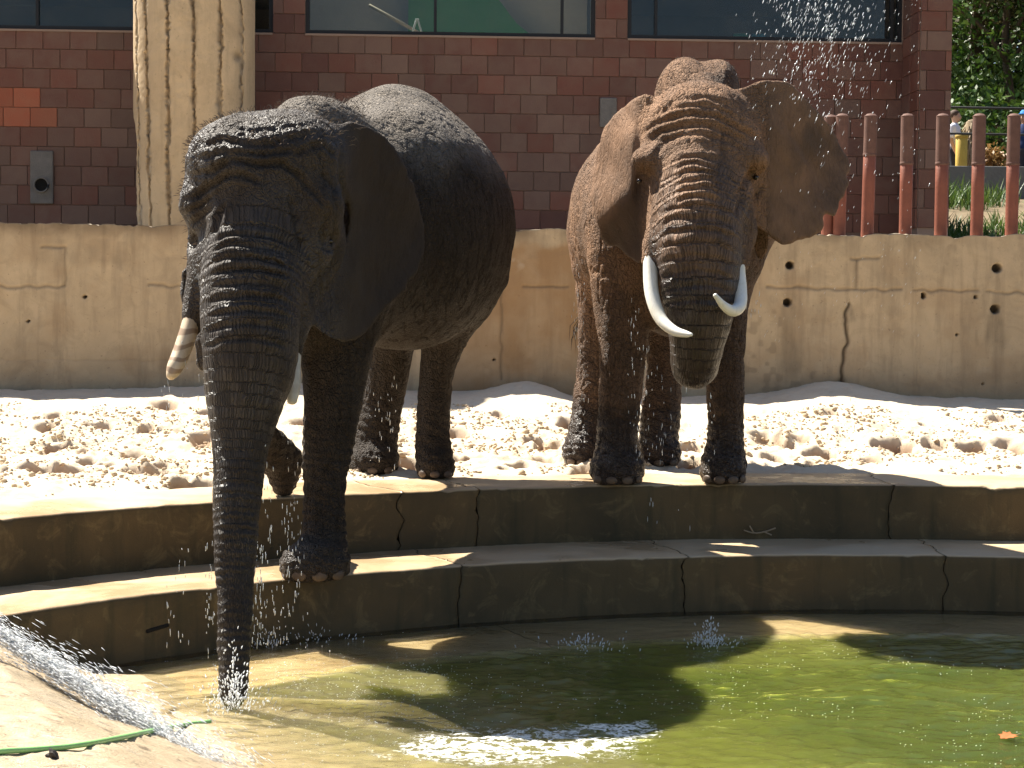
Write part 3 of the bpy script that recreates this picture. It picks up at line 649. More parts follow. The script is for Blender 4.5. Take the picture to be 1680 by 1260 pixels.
# ------------------------------------------------------------------ elephants: one continuous skin each, grown from a distance field
class Field:
    def __init__(s, lo, hi, h):
        s.lo = np.array(lo, float); s.h = h; s.n = np.ceil((np.array(hi) - s.lo) / h).astype(int) + 1
        s.f = np.full(s.n, .4, np.float32)
    def sub(s, lo, hi):
        a = np.clip(np.floor((np.array(lo) - s.lo) / s.h).astype(int), 0, s.n - 1); b = np.clip(np.ceil((np.array(hi) - s.lo) / s.h).astype(int) + 1, 1, s.n)
        if (b <= a).any(): return None
        sl = tuple(slice(i, j) for i, j in zip(a, b))
        ax = [(s.lo[k] + s.h * np.arange(a[k], b[k])).astype(np.float32) for k in range(3)]
        return sl, (ax[0][:, None, None], ax[1][None, :, None], ax[2][None, None, :])
    def blend(s, sl, d, k, cut=False):
        a = s.f[sl]
        if cut:
            d = -d; h = np.maximum(k - np.abs(a - d), 0) / k; s.f[sl] = np.maximum(a, d) + h * h * k * .25
        else:
            h = np.maximum(k - np.abs(a - d), 0) / k; s.f[sl] = np.minimum(a, d) - h * h * k * .25
    def ell(s, c, r, k=.12, rz=0., rx=0., cut=False):
        m = max(r) + k + .05; g = s.sub(np.array(c) - m, np.array(c) + m)
        if g is None: return
        sl, (x, y, z) = g; x = x - np.float32(c[0]); y = y - np.float32(c[1]); z = z - np.float32(c[2])
        cz, sz = math.cos(rz), math.sin(rz); x, y = cz * x + sz * y, -sz * x + cz * y
        if rx:
            cx, sx = math.cos(rx), math.sin(rx); y, z = cx * y + sx * z, -sx * y + cx * z
        k0 = np.sqrt((x / r[0]) ** 2 + (y / r[1]) ** 2 + (z / r[2]) ** 2); k1 = np.sqrt((x / r[0] ** 2) ** 2 + (y / r[1] ** 2) ** 2 + (z / r[2] ** 2) ** 2) + 1e-6
        s.blend(sl, (k0 * (k0 - 1) / k1).astype(np.float32), k, cut)
    def chain(s, pts, k=.1, cut=False, n=None):
        """pts rows (x,y,z,r); one joint field for the chain, then blended once"""
        p = np.asarray(pts, float)
        if n: p = spline(p, n)
        rm = p[:, 3].max() + k + .05; g = s.sub(p[:, :3].min(0) - rm, p[:, :3].max(0) + rm)
        if g is None: return
        sl, (x, y, z) = g; D = None
        for i in range(len(p) - 1):
            a, b = p[i], p[i + 1]; d = (b - a)[:3]; L = d @ d + 1e-9
            t = np.clip(((x - a[0]) * d[0] + (y - a[1]) * d[1] + (z - a[2]) * d[2]) / L, 0, 1).astype(np.float32)
            q = np.sqrt((x - a[0] - t * d[0]) ** 2 + (y - a[1] - t * d[1]) ** 2 + (z - a[2] - t * d[2]) ** 2) - (a[3] + t * (b[3] - a[3]))
            D = q if D is None else np.minimum(D, q)
        s.blend(sl, D.astype(np.float32), k, cut)
    def ear(s, poly, depth, th, k=.04, lo=11.0, hi=13.5, smooth=True):
        """thin curved flap: outline given where the photo shows it, lying on the sheet Y = depth(px, py), half-thickness th"""
        pl = spline(np.array(list(poly) + [poly[0]], float), len(poly) * 3)[:-1] if smooth else np.asarray(poly, float); wq = np.c_[pl * .09, pl[:, :1] * 0]; pl = pl + 2.2 * np.c_[noise(wq, 601), noise(wq, 602)]; corners = np.array([P(x, y, Y) for x, y in pl for Y in (lo, hi)]); g = s.sub(corners.min(0) - .08, corners.max(0) + .08)
        if g is None: return
        sl, (x, y, z) = g
        qx, qy, qz = x - _C[0], y - _C[1], z - _C[2]
        dd = qx * _fw[0] + qy * _fw[1] + qz * _fw[2]
        u = (W_ / 2 + F_ * (qx * _R[0] + qy * _R[1] + qz * _R[2]) / dd).astype(np.float32); w = (H_ / 2 - F_ * (qx * _U[0] + qy * _U[1] + qz * _U[2]) / dd).astype(np.float32)
        best = np.full(u.shape, 1e9, np.float32); inside = np.zeros(u.shape, bool); m = len(pl)
        for i in range(m):
            (ax, ay), (bx_, by_) = pl[i], pl[(i + 1) % m]; ex, ey = bx_ - ax, by_ - ay
            t = np.clip(((u - ax) * ex + (w - ay) * ey) / (ex * ex + ey * ey), 0, 1)
            best = np.minimum(best, (u - ax - t * ex) ** 2 + (w - ay - t * ey) ** 2)
            c = ((ay > w) != (by_ > w)) & (u < ex * (w - ay) / (ey if abs(ey) > 1e-6 else 1e-6) + ax); inside ^= c
        e = np.sqrt(best) * np.where(inside, -1, 1) * (y / F_)
        t_ = np.abs(y - depth(u, w)) * .85 - th
        a_ = np.maximum(e + .012, 0); b_ = np.maximum(t_ + .012, 0)
        D = np.minimum(np.maximum(e, t_) + .012, 0) + np.sqrt(a_ * a_ + b_ * b_) - .012
        s.blend(sl, D.astype(np.float32), k)
    def mesh(s):
        f = s.f; ins = f < 0
        c = np.zeros(tuple(s.n - 1), np.uint8)
        for i in (0, 1):
            for j in (0, 1):
                for k in (0, 1): c += ins[i:s.n[0] - 1 + i, j:s.n[1] - 1 + j, k:s.n[2] - 1 + k]
        act = np.argwhere((c > 0) & (c < 8)); idx = np.full(tuple(s.n - 1), -1, np.int32); idx[tuple(act.T)] = np.arange(len(act))
        acc = np.zeros((len(act), 3)); cnt = np.zeros(len(act))
        cor = [(i, j, k) for i in (0, 1) for j in (0, 1) for k in (0, 1)]
        val = {q: f[act[:, 0] + q[0], act[:, 1] + q[1], act[:, 2] + q[2]] for q in cor}
        for a in cor:
            for ax in range(3):
                if a[ax] == 0:
                    b = list(a); b[ax] = 1; b = tuple(b); va, vb = val[a], val[b]; m = (va < 0) != (vb < 0)
                    t = va[m] / (va[m] - vb[m]); p = np.tile(np.array(a, float), (m.sum(), 1)); p[:, ax] = t; acc[m] += p; cnt[m] += 1
        v = s.lo + s.h * (act + acc / cnt[:, None])
        quads = []
        for ax in range(3):
            o1, o2 = (ax + 1) % 3, (ax + 2) % 3
            sa = [slice(None)] * 3; sb = [slice(None)] * 3; sa[ax] = slice(0, -1); sb[ax] = slice(1, None)
            e = np.argwhere(ins[tuple(sa)] != ins[tuple(sb)]); e = e[(e[:, o1] > 0) & (e[:, o2] > 0) & (e[:, o1] < s.n[o1] - 1) & (e[:, o2] < s.n[o2] - 1)]
            def cell(d1, d2):
                q = e.copy(); q[:, o1] -= d1; q[:, o2] -= d2; return idx[tuple(q.T)]
            Q = np.stack([cell(1, 1), cell(0, 1), cell(0, 0), cell(1, 0)], -1); flip = ~ins[tuple(e.T)]; Q[flip] = Q[flip][:, ::-1]; quads.append(Q)
        return v, np.concatenate(quads)

def vnormals(v, f):
    n = np.cross(v[f[:, 2]] - v[f[:, 0]], v[f[:, 3]] - v[f[:, 1]]); N = np.zeros_like(v)
    for k in range(4):
        for a in range(3): N[:, a] += np.bincount(f[:, k], n[:, a], len(v))
    return N / (np.linalg.norm(N, axis=1)[:, None] + 1e-12)
def smooth_mesh(v, f, it, lam=.5):
    for _ in range(it):
        acc = np.zeros_like(v); cnt = np.zeros(len(v))
        for k in range(4):
            a, b = f[:, k], f[:, (k + 1) % 4]
            for c in range(3): acc[:, c] += np.bincount(a, v[b, c], len(v)) + np.bincount(b, v[a, c], len(v))
            cnt += np.bincount(a, minlength=len(v)) + np.bincount(b, minlength=len(v))
        v = v + lam * (acc / cnt[:, None] - v)
    return v
def chain_coords(v, pts, ref):
    """arc length, angle and closeness of every vertex to a limb's centre line"""
    p = np.asarray(pts, float); best = np.full(len(v), 1e9); s_ = np.zeros(len(v)); ang = np.zeros(len(v)); acc = 0
    for i in range(len(p) - 1):
        a, b = p[i], p[i + 1]; d = (b - a)[:3]; L = np.linalg.norm(d); t = np.clip((v - a[:3]) @ d / L ** 2, 0, 1)
        w = v - a[:3] - t[:, None] * d; dist = np.linalg.norm(w, axis=1) / (a[3] + t * (b[3] - a[3]))
        u1 = np.array(ref, float); u1 -= d * (u1 @ d) / L ** 2; u1 /= np.linalg.norm(u1); u2 = np.cross(d / L, u1)
        m = dist < best; best[m] = dist[m]; s_[m] = acc + t[m] * L; ang[m] = np.arctan2(w[m] @ u2, w[m] @ u1); acc += L
    return s_, ang, best

def skin_mat(name, dry, dry2, wetc, crack):
    m = M(name, .7, .35); c = m.co()
    wob = m.n('VectorMath', props={'operation': 'MULTIPLY_ADD'}, i0=m.n('TexNoise', 1, Vector=c, Scale=9.0, Detail=3.0), i1=(.07, .07, .07), i2=c)
    def cells(vec, scale, lo, hi):
        return m.ramp(m.n('TexVoronoi', props={'feature': 'DISTANCE_TO_EDGE'}, Vector=vec, Scale=scale), lo, hi)
    c1 = cells(wob, 24, .0, .16); c2 = cells(wob, 62, .0, .2); c3 = cells(m.n('VectorMath', props={'operation': 'MULTIPLY'}, i0=wob, i1=(1.6, 1.6, .55)), 26, 0, .14)
    big = m.noise(c, 3, 5, .6, .3); fine = m.noise(c, 130, 3, .6)
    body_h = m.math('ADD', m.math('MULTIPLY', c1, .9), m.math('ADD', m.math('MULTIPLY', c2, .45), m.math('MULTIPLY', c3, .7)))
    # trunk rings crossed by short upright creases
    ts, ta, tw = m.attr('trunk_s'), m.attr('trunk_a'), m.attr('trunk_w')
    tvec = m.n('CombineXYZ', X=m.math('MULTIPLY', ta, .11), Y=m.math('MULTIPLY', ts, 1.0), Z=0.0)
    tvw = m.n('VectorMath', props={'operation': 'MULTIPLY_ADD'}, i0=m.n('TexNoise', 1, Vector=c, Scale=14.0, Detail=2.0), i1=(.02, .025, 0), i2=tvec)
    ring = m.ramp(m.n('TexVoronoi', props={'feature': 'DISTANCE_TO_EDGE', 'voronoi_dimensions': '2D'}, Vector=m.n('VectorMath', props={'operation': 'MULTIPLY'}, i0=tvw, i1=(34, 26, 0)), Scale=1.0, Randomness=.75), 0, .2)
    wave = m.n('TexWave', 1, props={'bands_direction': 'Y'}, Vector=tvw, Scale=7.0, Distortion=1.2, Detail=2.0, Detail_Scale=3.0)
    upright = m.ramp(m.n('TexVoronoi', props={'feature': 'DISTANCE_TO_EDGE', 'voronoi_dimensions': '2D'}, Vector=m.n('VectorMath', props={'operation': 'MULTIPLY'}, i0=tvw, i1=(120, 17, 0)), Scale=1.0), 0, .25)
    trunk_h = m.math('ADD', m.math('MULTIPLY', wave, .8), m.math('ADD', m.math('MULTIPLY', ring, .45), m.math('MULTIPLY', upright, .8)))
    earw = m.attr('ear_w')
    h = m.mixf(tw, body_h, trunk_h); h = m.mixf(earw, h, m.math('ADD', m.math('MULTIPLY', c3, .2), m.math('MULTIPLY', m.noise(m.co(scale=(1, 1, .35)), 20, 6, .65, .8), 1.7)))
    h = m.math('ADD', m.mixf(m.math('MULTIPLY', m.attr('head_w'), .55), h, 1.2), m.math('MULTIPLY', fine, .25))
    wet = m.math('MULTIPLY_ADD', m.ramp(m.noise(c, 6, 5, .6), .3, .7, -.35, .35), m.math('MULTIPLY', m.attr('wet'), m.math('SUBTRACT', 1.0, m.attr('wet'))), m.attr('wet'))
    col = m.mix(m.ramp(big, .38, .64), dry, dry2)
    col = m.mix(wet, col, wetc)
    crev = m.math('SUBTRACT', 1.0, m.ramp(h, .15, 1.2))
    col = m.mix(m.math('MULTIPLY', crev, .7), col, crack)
    rough = m.math('ADD', m.mixf(m.attr('gloss'), .80, .38), m.ramp(fine, .3, .7, -.06, .06))
    m.set(m.b.inputs['Specular IOR Level'], m.mixf(m.attr('gloss'), .18, .42))
    return m.out(col, rough, m.bump(h, .011, 1.0))

def creases(v, N, px, py, lines, dep, zone):
    """raise folds of skin between creases: lines = (points, width px, depth m)"""
    out = np.zeros(len(v)); jx = 3 * noise(v * 9, 301); jy = 3 * noise(v * 9, 302)
    for pts, w, d in lines:
        dd, par = polydist((px + jx).astype(np.float32), (py + jy).astype(np.float32), pts); e = np.clip(np.minimum(par, 1 - par) * 6, 0, 1)
        # signed side so that the skin bulges over the upper side of the crease
        out += e * (-d * np.exp(-(dd / w) ** 2) + .55 * d * np.exp(-((dd - 2.1 * w) / (1.2 * w)) ** 2))
    return out * zone

MAT_IVORY = None
def ivory(name, c1, c2, bandscale, amt):
    m = M(name, .35, .45); c = m.co(); n = m.noise(c, 9, 5, .6, .4); n2 = m.noise(m.co(scale=(1, 1, .25)), 60, 4)
    st = m.n('TexWave', 1, props={'bands_direction': 'Z'}, Vector=c, Scale=bandscale, Distortion=7.0, Detail=2.0)
    col = m.mix(m.ramp(n, .35, .7), c1, c2); col = m.mix(m.ramp(st, .62, .82, 0, amt), col, (.20, .10, .05)); col = m.mix(m.ramp(n2, .55, .75, 0, .3), col, tuple(x * .6 for x in c2))
    return m.out(col, m.ramp(n, .3, .7, .28, .45), m.bump(n2, .001))
MAT_TUSK = ivory('ivory', (.90, .88, .82), (.82, .78, .66), 3.0, .0)
MAT_TUSK_WORN = ivory('worn_ivory', (.70, .58, .42), (.55, .42, .27), 4.2, .65)
MAT_TUSK_GREY = ivory('grey_ivory', (.50, .48, .43), (.40, .36, .30), 3.0, .15)
MAT_NAIL = simple('toenail', (.105, .072, .05), .45, .3, 20, .002)
MAT_EYE = M('wet_eye', .08, .6).out((.02, .012, .008))
MAT_HAIR = M('tail_hair', .6, .3).out((.03, .024, .02))

def finish(root, v, f, mat, attrs):
    o = np.array(root.location); me = mesh_np('body', v - o, f, True, attrs); return link('body', me, mat, root)
def part_tube(root, name, pts, rad, mat, n=14, flat=1.0):
    o = np.array(root.location); return link(name, tube(name, np.asarray(pts) - o, rad, n, True, flat), mat, root)
def ball(root, name, c, r, mat, rz=0.0):
    bm = bmesh.new(); bmesh.ops.create_uvsphere(bm, u_segments=14, v_segments=9, radius=1.0); bmesh.ops.scale(bm, vec=r, verts=bm.verts); me = bpy.data.meshes.new(name); bm.to_mesh(me); bm.free()
    me.polygons.foreach_set('use_smooth', np.ones(len(me.polygons), bool))
    o = link(name, me, mat, root); o.location = np.array(c) - np.array(root.location); o.rotation_euler = (0, 0, rz); return o
def bristles(root, v, N, mask, n, ln, seed):
    g = np.random.default_rng(seed); c = np.argwhere(mask)[:, 0]; c = c[g.integers(0, len(c), n)]; b = v[c] - np.array(root.location); L = ln * g.uniform(.4, 1.2, (n, 1)); d = N[c] + g.normal(0, .35, (n, 3)); d /= np.linalg.norm(d, axis=1)[:, None]
    w = np.cross(d, g.normal(0, 1, (n, 3))); w = w / np.linalg.norm(w, axis=1)[:, None] * .0009; V = np.stack([b - w, b + w, b + d * L * .6 + w * .7 + [0, 0, .0], b + d * L + [0, 0, -.2] * L], 1)
    o = link('bristles', mesh_np('bristles', V.reshape(-1, 3), np.arange(4 * n).reshape(-1, 4), False), simple('bristle_hair', (.20, .15, .11), .5), root); o['kind'] = 'stuff'
def nails(root, c, rx, ry, z, angs, r=.036):
    for a in angs:
        a = math.radians(a); p = (c[0] + rx * math.sin(a), c[1] - ry * math.cos(a), z + r * .75)
        ball(root, 'toenail', p, (r * 1.12, r * .34, r * .78), MAT_NAIL, a)
def PR(x, y, Y, r): return (*P(x, y, Y), r)
VOX = .0125

# ================= elephant facing the camera, on the upper step
def elephant_right():
    F = Field((.2, 10.95, -.05), (2.95, 15.15, 3.2), VOX)
    body = [((1.10, 13.62, 1.88), (.69, 1.05, .74)), ((1.08, 14.25, 1.86), (.60, .66, .76)), ((1.17, 12.95, 1.75), (.54, .55, .74))]
    for c, r in body: F.ell(c, r, .25)
    F.ell((P(1142, 195, 13.35)), (.30, .80, .36), .16)                         # high back
    F.ell((P(1118, 142, 13.30)), (.155, .45, .20), .12); F.ell((P(1178, 143, 13.30)), (.14, .45, .20), .10)
    F.ell(P(1150, 300, 12.55), (.44, .55, .52), .2)                             # neck
    # legs
    legs = [[PR(1030, 380, 12.95, .30), PR(1020, 470, 12.85, .215), PR(1022, 560, 12.78, .172), PR(1018, 640, 12.74, .148), PR(1013, 715, 12.72, .143), PR(1014, 755, 12.70, .17)],
            [PR(1205, 380, 12.95, .29), PR(1190, 470, 12.88, .19), PR(1190, 560, 12.82, .142), PR(1190, 640, 12.80, .132), PR(1190, 715, 12.80, .135), PR(1189, 752, 12.78, .155)],
            [PR(1000, 400, 14.25, .33), PR(988, 500, 14.22, .20), PR(978, 600, 14.20, .155), PR(965, 680, 14.12, .138), PR(957, 735, 14.05, .135)],
            [PR(1118, 400, 14.25, .33), PR(1102, 520, 14.22, .20), PR(1090, 620, 14.2, .15), PR(1083, 690, 14.14, .15), PR(1081, 735, 14.08, .155)]]
    for L in legs: F.chain(L, .10, n=12)
    feet = [(1014, 12.62, .19, .215), (1188, 12.70, .165, .185), (955, 14.02, .135, .16), (1083, 14.02, .17, .185)]
    for x, Y, rx, ry in feet: F.ell((P(x, 600, Y)[0], Y, .085), (rx, ry, .15), .07)
    # head
    F.ell(P(1150, 252, 12.12), (.405, .42, .455), .12)
    F.ell(P(1150, 205, 12.10), (.345, .34, .27), .1); F.ell(P(1150, 290, 11.84), (.29, .28, .30), .12)
    F.ell(P(1064, 262, 11.88), (.105, .16, .085), .09); F.ell(P(1234, 262, 11.88), (.11, .16, .085), .09)
    F.ell(P(1152, 370, 11.98), (.345, .36, .40), .12)
    F.ell(P(1152, 455, 12.10), (.20, .22, .25), .1)
    F.ell(P(1092, 352, 11.80), (.12, .2, .22), .1); F.ell(P(1212, 352, 11.80), (.12, .2, .22), .1)
    trunk = spline([PR(1150, 285, 11.86, .27), PR(1147, 335, 11.70, .285), PR(1146, 390, 11.58, .275), PR(1146, 445, 11.52, .255), PR(1146, 500, 11.50, .222), PR(1144, 550, 11.52, .187), PR(1141, 585, 11.57, .162), PR(1141, 600, 11.68, .145), PR(1141, 590, 11.86, .132), PR(1142, 545, 11.97, .115), PR(1143, 500, 11.97, .09), PR(1143, 478, 11.94, .07)], 30)
    F.chain(trunk, .07)
    for sx, pts in ((-1, [PR(1092, 350, 11.72, .10), PR(1074, 400, 11.64, .078), PR(1068, 428, 11.60, .062)]), (1, [PR(1205, 350, 11.72, .10), PR(1214, 400, 11.66, .075), PR(1216, 432, 11.62, .058)])): F.chain(pts, .06)
    for x, y in ((1047, 296), (1243, 290)): F.ell(P(x, y, 11.78), (.06, .10, .05), .06, cut=True)
    F.ell(P(1052, 330, 11.74), (.045, .16, .12), .08, cut=True); F.ell(P(1248, 335, 11.74), (.04, .16, .12), .08, cut=True)
    # flared ear
    earR = [(1205, 150), (1226, 140), (1250, 134), (1276, 132), (1296, 137), (1312, 148), (1332, 172), (1352, 192), (1366, 210), (1380, 238), (1394, 262), (1397, 278), (1391, 290), (1393, 303), (1385, 318), (1375, 345), (1368, 354), (1356, 352), (1349, 360), (1350, 372), (1342, 384), (1333, 390), (1322, 393), (1309, 395), (1302, 398), (1288, 405), (1280, 398), (1272, 394), (1266, 390), (1252, 380), (1230, 350), (1225, 250)]
    def dR(u, w):
        t = np.clip((u - 1225) / 170, 0, 1.1)
        return 12.12 + .20 * t + .32 * t * t + .05 * np.sin(t * 6 + w * .012) - .10 * t * ss(280, 400, w) + .035 * np.sin((w - 140) * .035 + t * 5) * t
    F.ear(earR, dR, .021, .05, 11.7, 13.2)
    lobe = [(1222, 330), (1240, 335), (1258, 350), (1262, 385), (1260, 410), (1252, 428), (1243, 426), (1236, 405), (1225, 395)]
    F.ear(lobe, lambda u, w: 12.30 + .002 * (w - 340), .02, .03, 11.9, 12.8)
    # ear folded back along the neck
    earL = [(1092, 178), (1064, 157), (1040, 163), (1013, 183), (993, 207), (982, 240), (974, 282), (970, 322), (975, 352), (982, 374), (986, 390), (1000, 402), (1016, 408), (1032, 422), (1050, 432), (1062, 424), (1068, 395), (1074, 330), (1066, 260)]
    def dL(u, w):
        t = np.clip((1060 - u) / 85, 0, 1.15); sf = ((w - 285) * 60 + (u - 1040) * 77) / 97.6      # signed pixels below the fold
        return 12.08 + .52 * t ** .8 + .02 * np.sin(w * .05) - .17 * np.exp(-(np.minimum(sf, 0) / 70) ** 2) * np.exp(-(np.maximum(sf, 0) / 38) ** 2) * ss(0, .3, t)
    F.ear(earL, dL, .026, .05, 11.7, 13.1)
    earL2 = [(1060, 285), (1040, 292), (1018, 318), (996, 345), (984, 362), (982, 378), (992, 384), (1000, 400), (1014, 404), (1030, 420), (1048, 432), (1060, 424), (1066, 395), (1070, 330)]
    # tail
    F.chain([PR(990, 330, 14.86, .08), PR(972, 400, 14.92, .05), PR(962, 450, 14.92, .035), PR(957, 500, 14.88, .026), PR(957, 540, 14.86, .02)], .06)
    # soles stand on the step
    sl, (x, y, z) = F.sub((-9, 0, -9), (9, 99, 9)); F.f[sl] = np.maximum(F.f[sl], .004 - z)
    v, f = F.mesh(); v = smooth_mesh(v, f, 2, .5); N = vnormals(v, f); px, py = pix(v)
    ts, ta, tb = chain_coords(v, trunk, (1, 0, 0)); tw = ss(1.22, 1.06, tb) * ss(.02, .2, ts)
    front = ss(.0, .25, -(N[:, 1])) * (v[:, 1] < 12.35)
    lines = [([(1049, 225), (1086, 198), (1123, 187), (1169, 188), (1210, 210), (1247, 232)], 4.2, .020), ([(1055, 247), (1086, 216), (1117, 207), (1157, 204), (1194, 219), (1234, 241)], 4.2, .018),
             ([(1067, 266), (1092, 231), (1120, 219), (1150, 217), (1200, 234), (1225, 250)], 4, .014), ([(1073, 185), (1101, 170), (1123, 160), (1179, 164), (1210, 179)], 4, .010), ([(1060, 205), (1090, 182), (1123, 173), (1175, 176), (1225, 205)], 4, .013),
             ([(1066, 280), (1075, 300), (1072, 320)], 4, .010), ([(1238, 262), (1222, 300), (1214, 330), (1205, 360)], 4, .014), ([(1250, 300), (1236, 325), (1228, 355)], 4, .012), ([(1230, 280), (1215, 310), (1200, 330)], 3.5, .010)]
    for y0 in (256, 268, 281, 294, 307, 321): lines.append(([(1104, y0 + 12), (1122, y0 + 2), (1145, y0), (1168, y0 + 3), (1184, y0 + 12)], 3.6, .012))
    for y0 in (337, 356, 376, 397, 420, 443, 466, 490): lines.append(([(1078, y0 + 16), (1100, y0 + 4), (1140, y0), (1180, y0 + 4), (1212, y0 + 16)], 3.4, .009))
    disp = creases(v, N, px, py, lines, 0, front)
    earw = ss(1252, 1268, px) * (py > 120) * (py < 440) * (v[:, 1] < 13); earL_m = ss(1058, 1046, px) * (py > 140) * (py < 440) * ss(.10, .06, np.abs(v[:, 1] - dL(px, py))); earw = np.maximum(earw, earL_m)
    low = fbm(v * 2.6, 3, 401) * .016 + fbm(v * 8, 3, 402) * .007
    fold = fbm(v * np.array([14, 12, 3.0]), 3, 403); low += -.008 * np.clip(.12 - np.abs(fold), 0, .12) / .12 * (1 - earw) * (1 - tw)
    legz = ss(1.3, .9, v[:, 2]) * (1 - tw); ring = np.sin((v[:, 2] * 1.0 + .25 * v[:, 0] + .06 * noise(v * 5, 404)) * 95); low += legz * .004 * ring * ss(.55, .35, v[:, 2])
    diag = fbm(np.c_[v[:, 0] * 4 + v[:, 2] * 9, v[:, 1] * 6, v[:, 2] * 3], 3, 406); low -= legz * .010 * np.clip(.1 - np.abs(diag), 0, .1) / .1
    rib = fbm(np.c_[(px - 1235) * .035 - (py - 200) * .02, py * .006, px * 0], 3, 405) * .012 * earw
    v = v + N * (disp + low * (1 - .7 * earw) + rib)[:, None]
    v[:, 2] = np.maximum(v[:, 2], .002)
    wet = ss(.75, .35, v[:, 2] + .25 * fbm(v * 3, 3, 407)); wet = np.maximum(wet, tw * ss(.30, .85, ts + .25 * fbm(v * 4, 3, 408))); wet = np.maximum(wet, ss(.0, .5, fbm(v * 1.8, 3, 409) + .3 * (N[:, 0] > .3) - .15) * .6)
    wet = np.maximum(wet, .85 * earL_m * ss(-5, 25, ((py - 285) * 60 + (px - 1040) * 77) / 97.6)); wet = np.maximum(wet, .8 * ss(1.6, 1.2, v[:, 2]) * (v[:, 0] > 1.0)); wet = np.maximum(wet, .55 * ss(1.5, .9, v[:, 2]))  # shade on the folded ear's underside is also painted through wet
    wet = np.where((px > 1200) & (earw > .3), .35 + .5 * ss(-.1, .5, fbm(v * 3, 3, 411) + .002 * (py - 280)), wet)
    root = empty('elephant', (1.12, 13.3, 0), 'brown dusty elephant with long white curved tusks and one flared ear', 'elephant', 'elephants at the pool')
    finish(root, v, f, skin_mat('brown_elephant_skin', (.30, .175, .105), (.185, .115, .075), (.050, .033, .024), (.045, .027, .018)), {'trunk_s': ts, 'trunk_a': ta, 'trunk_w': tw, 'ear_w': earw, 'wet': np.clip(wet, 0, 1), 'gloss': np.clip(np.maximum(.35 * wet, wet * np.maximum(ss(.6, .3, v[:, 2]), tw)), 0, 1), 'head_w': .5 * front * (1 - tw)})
    bristles(root, v, N, (v[:, 2] > 2.45) & (N[:, 2] > .2), 1600, .03, 5)
    t1 = spline([PR(1070, 395, 11.64, .048), PR(1067, 440, 11.56, .047), PR(1070, 485, 11.46, .045), PR(1084, 523, 11.36, .040), PR(1105, 542, 11.26, .032), PR(1125, 548, 11.18, .022), PR(1135, 549, 11.14, .010)], 26)
    part_tube(root, 'tusk', t1[:, :3], t1[:, 3], MAT_TUSK)
    t2 = spline([PR(1214, 400, 11.66, .045), PR(1211, 440, 11.58, .045), PR(1214, 475, 11.48, .044), PR(1214, 500, 11.38, .041), PR(1203, 510, 11.28, .036), PR(1188, 502, 11.2, .027), PR(1173, 484, 11.12, .013)], 26)
    part_tube(root, 'tusk', t2[:, :3], t2[:, 3], MAT_TUSK)
    for x, y in ((1049, 297), (1240, 291)): ball(root, 'eye', P(x, y, 11.875), (.019, .019, .017), MAT_EYE)
    for (x, Y, rx, ry), an in zip(feet, ((-50, -15, 20, 55), (-50, -15, 20, 55), (-40, 0, 40), (-45, -5, 38))):
        nails(root, (P(x, 600, Y)[0], Y), rx * .95, ry * .95, .012, an, .036 if Y < 13.5 else .034)
    g = np.random.default_rng(9); tv = []; tf = []
    base = np.array(P(957, 520, 14.87)) - np.array(root.location)
    for i in range(46):
        d = g.normal(0, .018, 3); e = base + d * [2.2, 1.5, 0] + [g.normal(0, .01), 0, -.16 - .14 * g.random()]; k = len(tv); w = np.array([.003, 0, 0])
        st_ = base + d * .5; mid = (st_ + e) / 2 + d * .8
        tv += [st_ - w, st_ + w, mid + w, mid - w, e]; tf += [[k, k + 1, k + 2, k + 3], [k + 3, k + 2, k + 4, k + 4]]
    o = link('tail_hair', mesh_np('tail_hair', np.array(tv), [np.array(tf[0::2]), np.array(tf[1::2])[:, :3]], False), MAT_HAIR, root)
elephant_right()

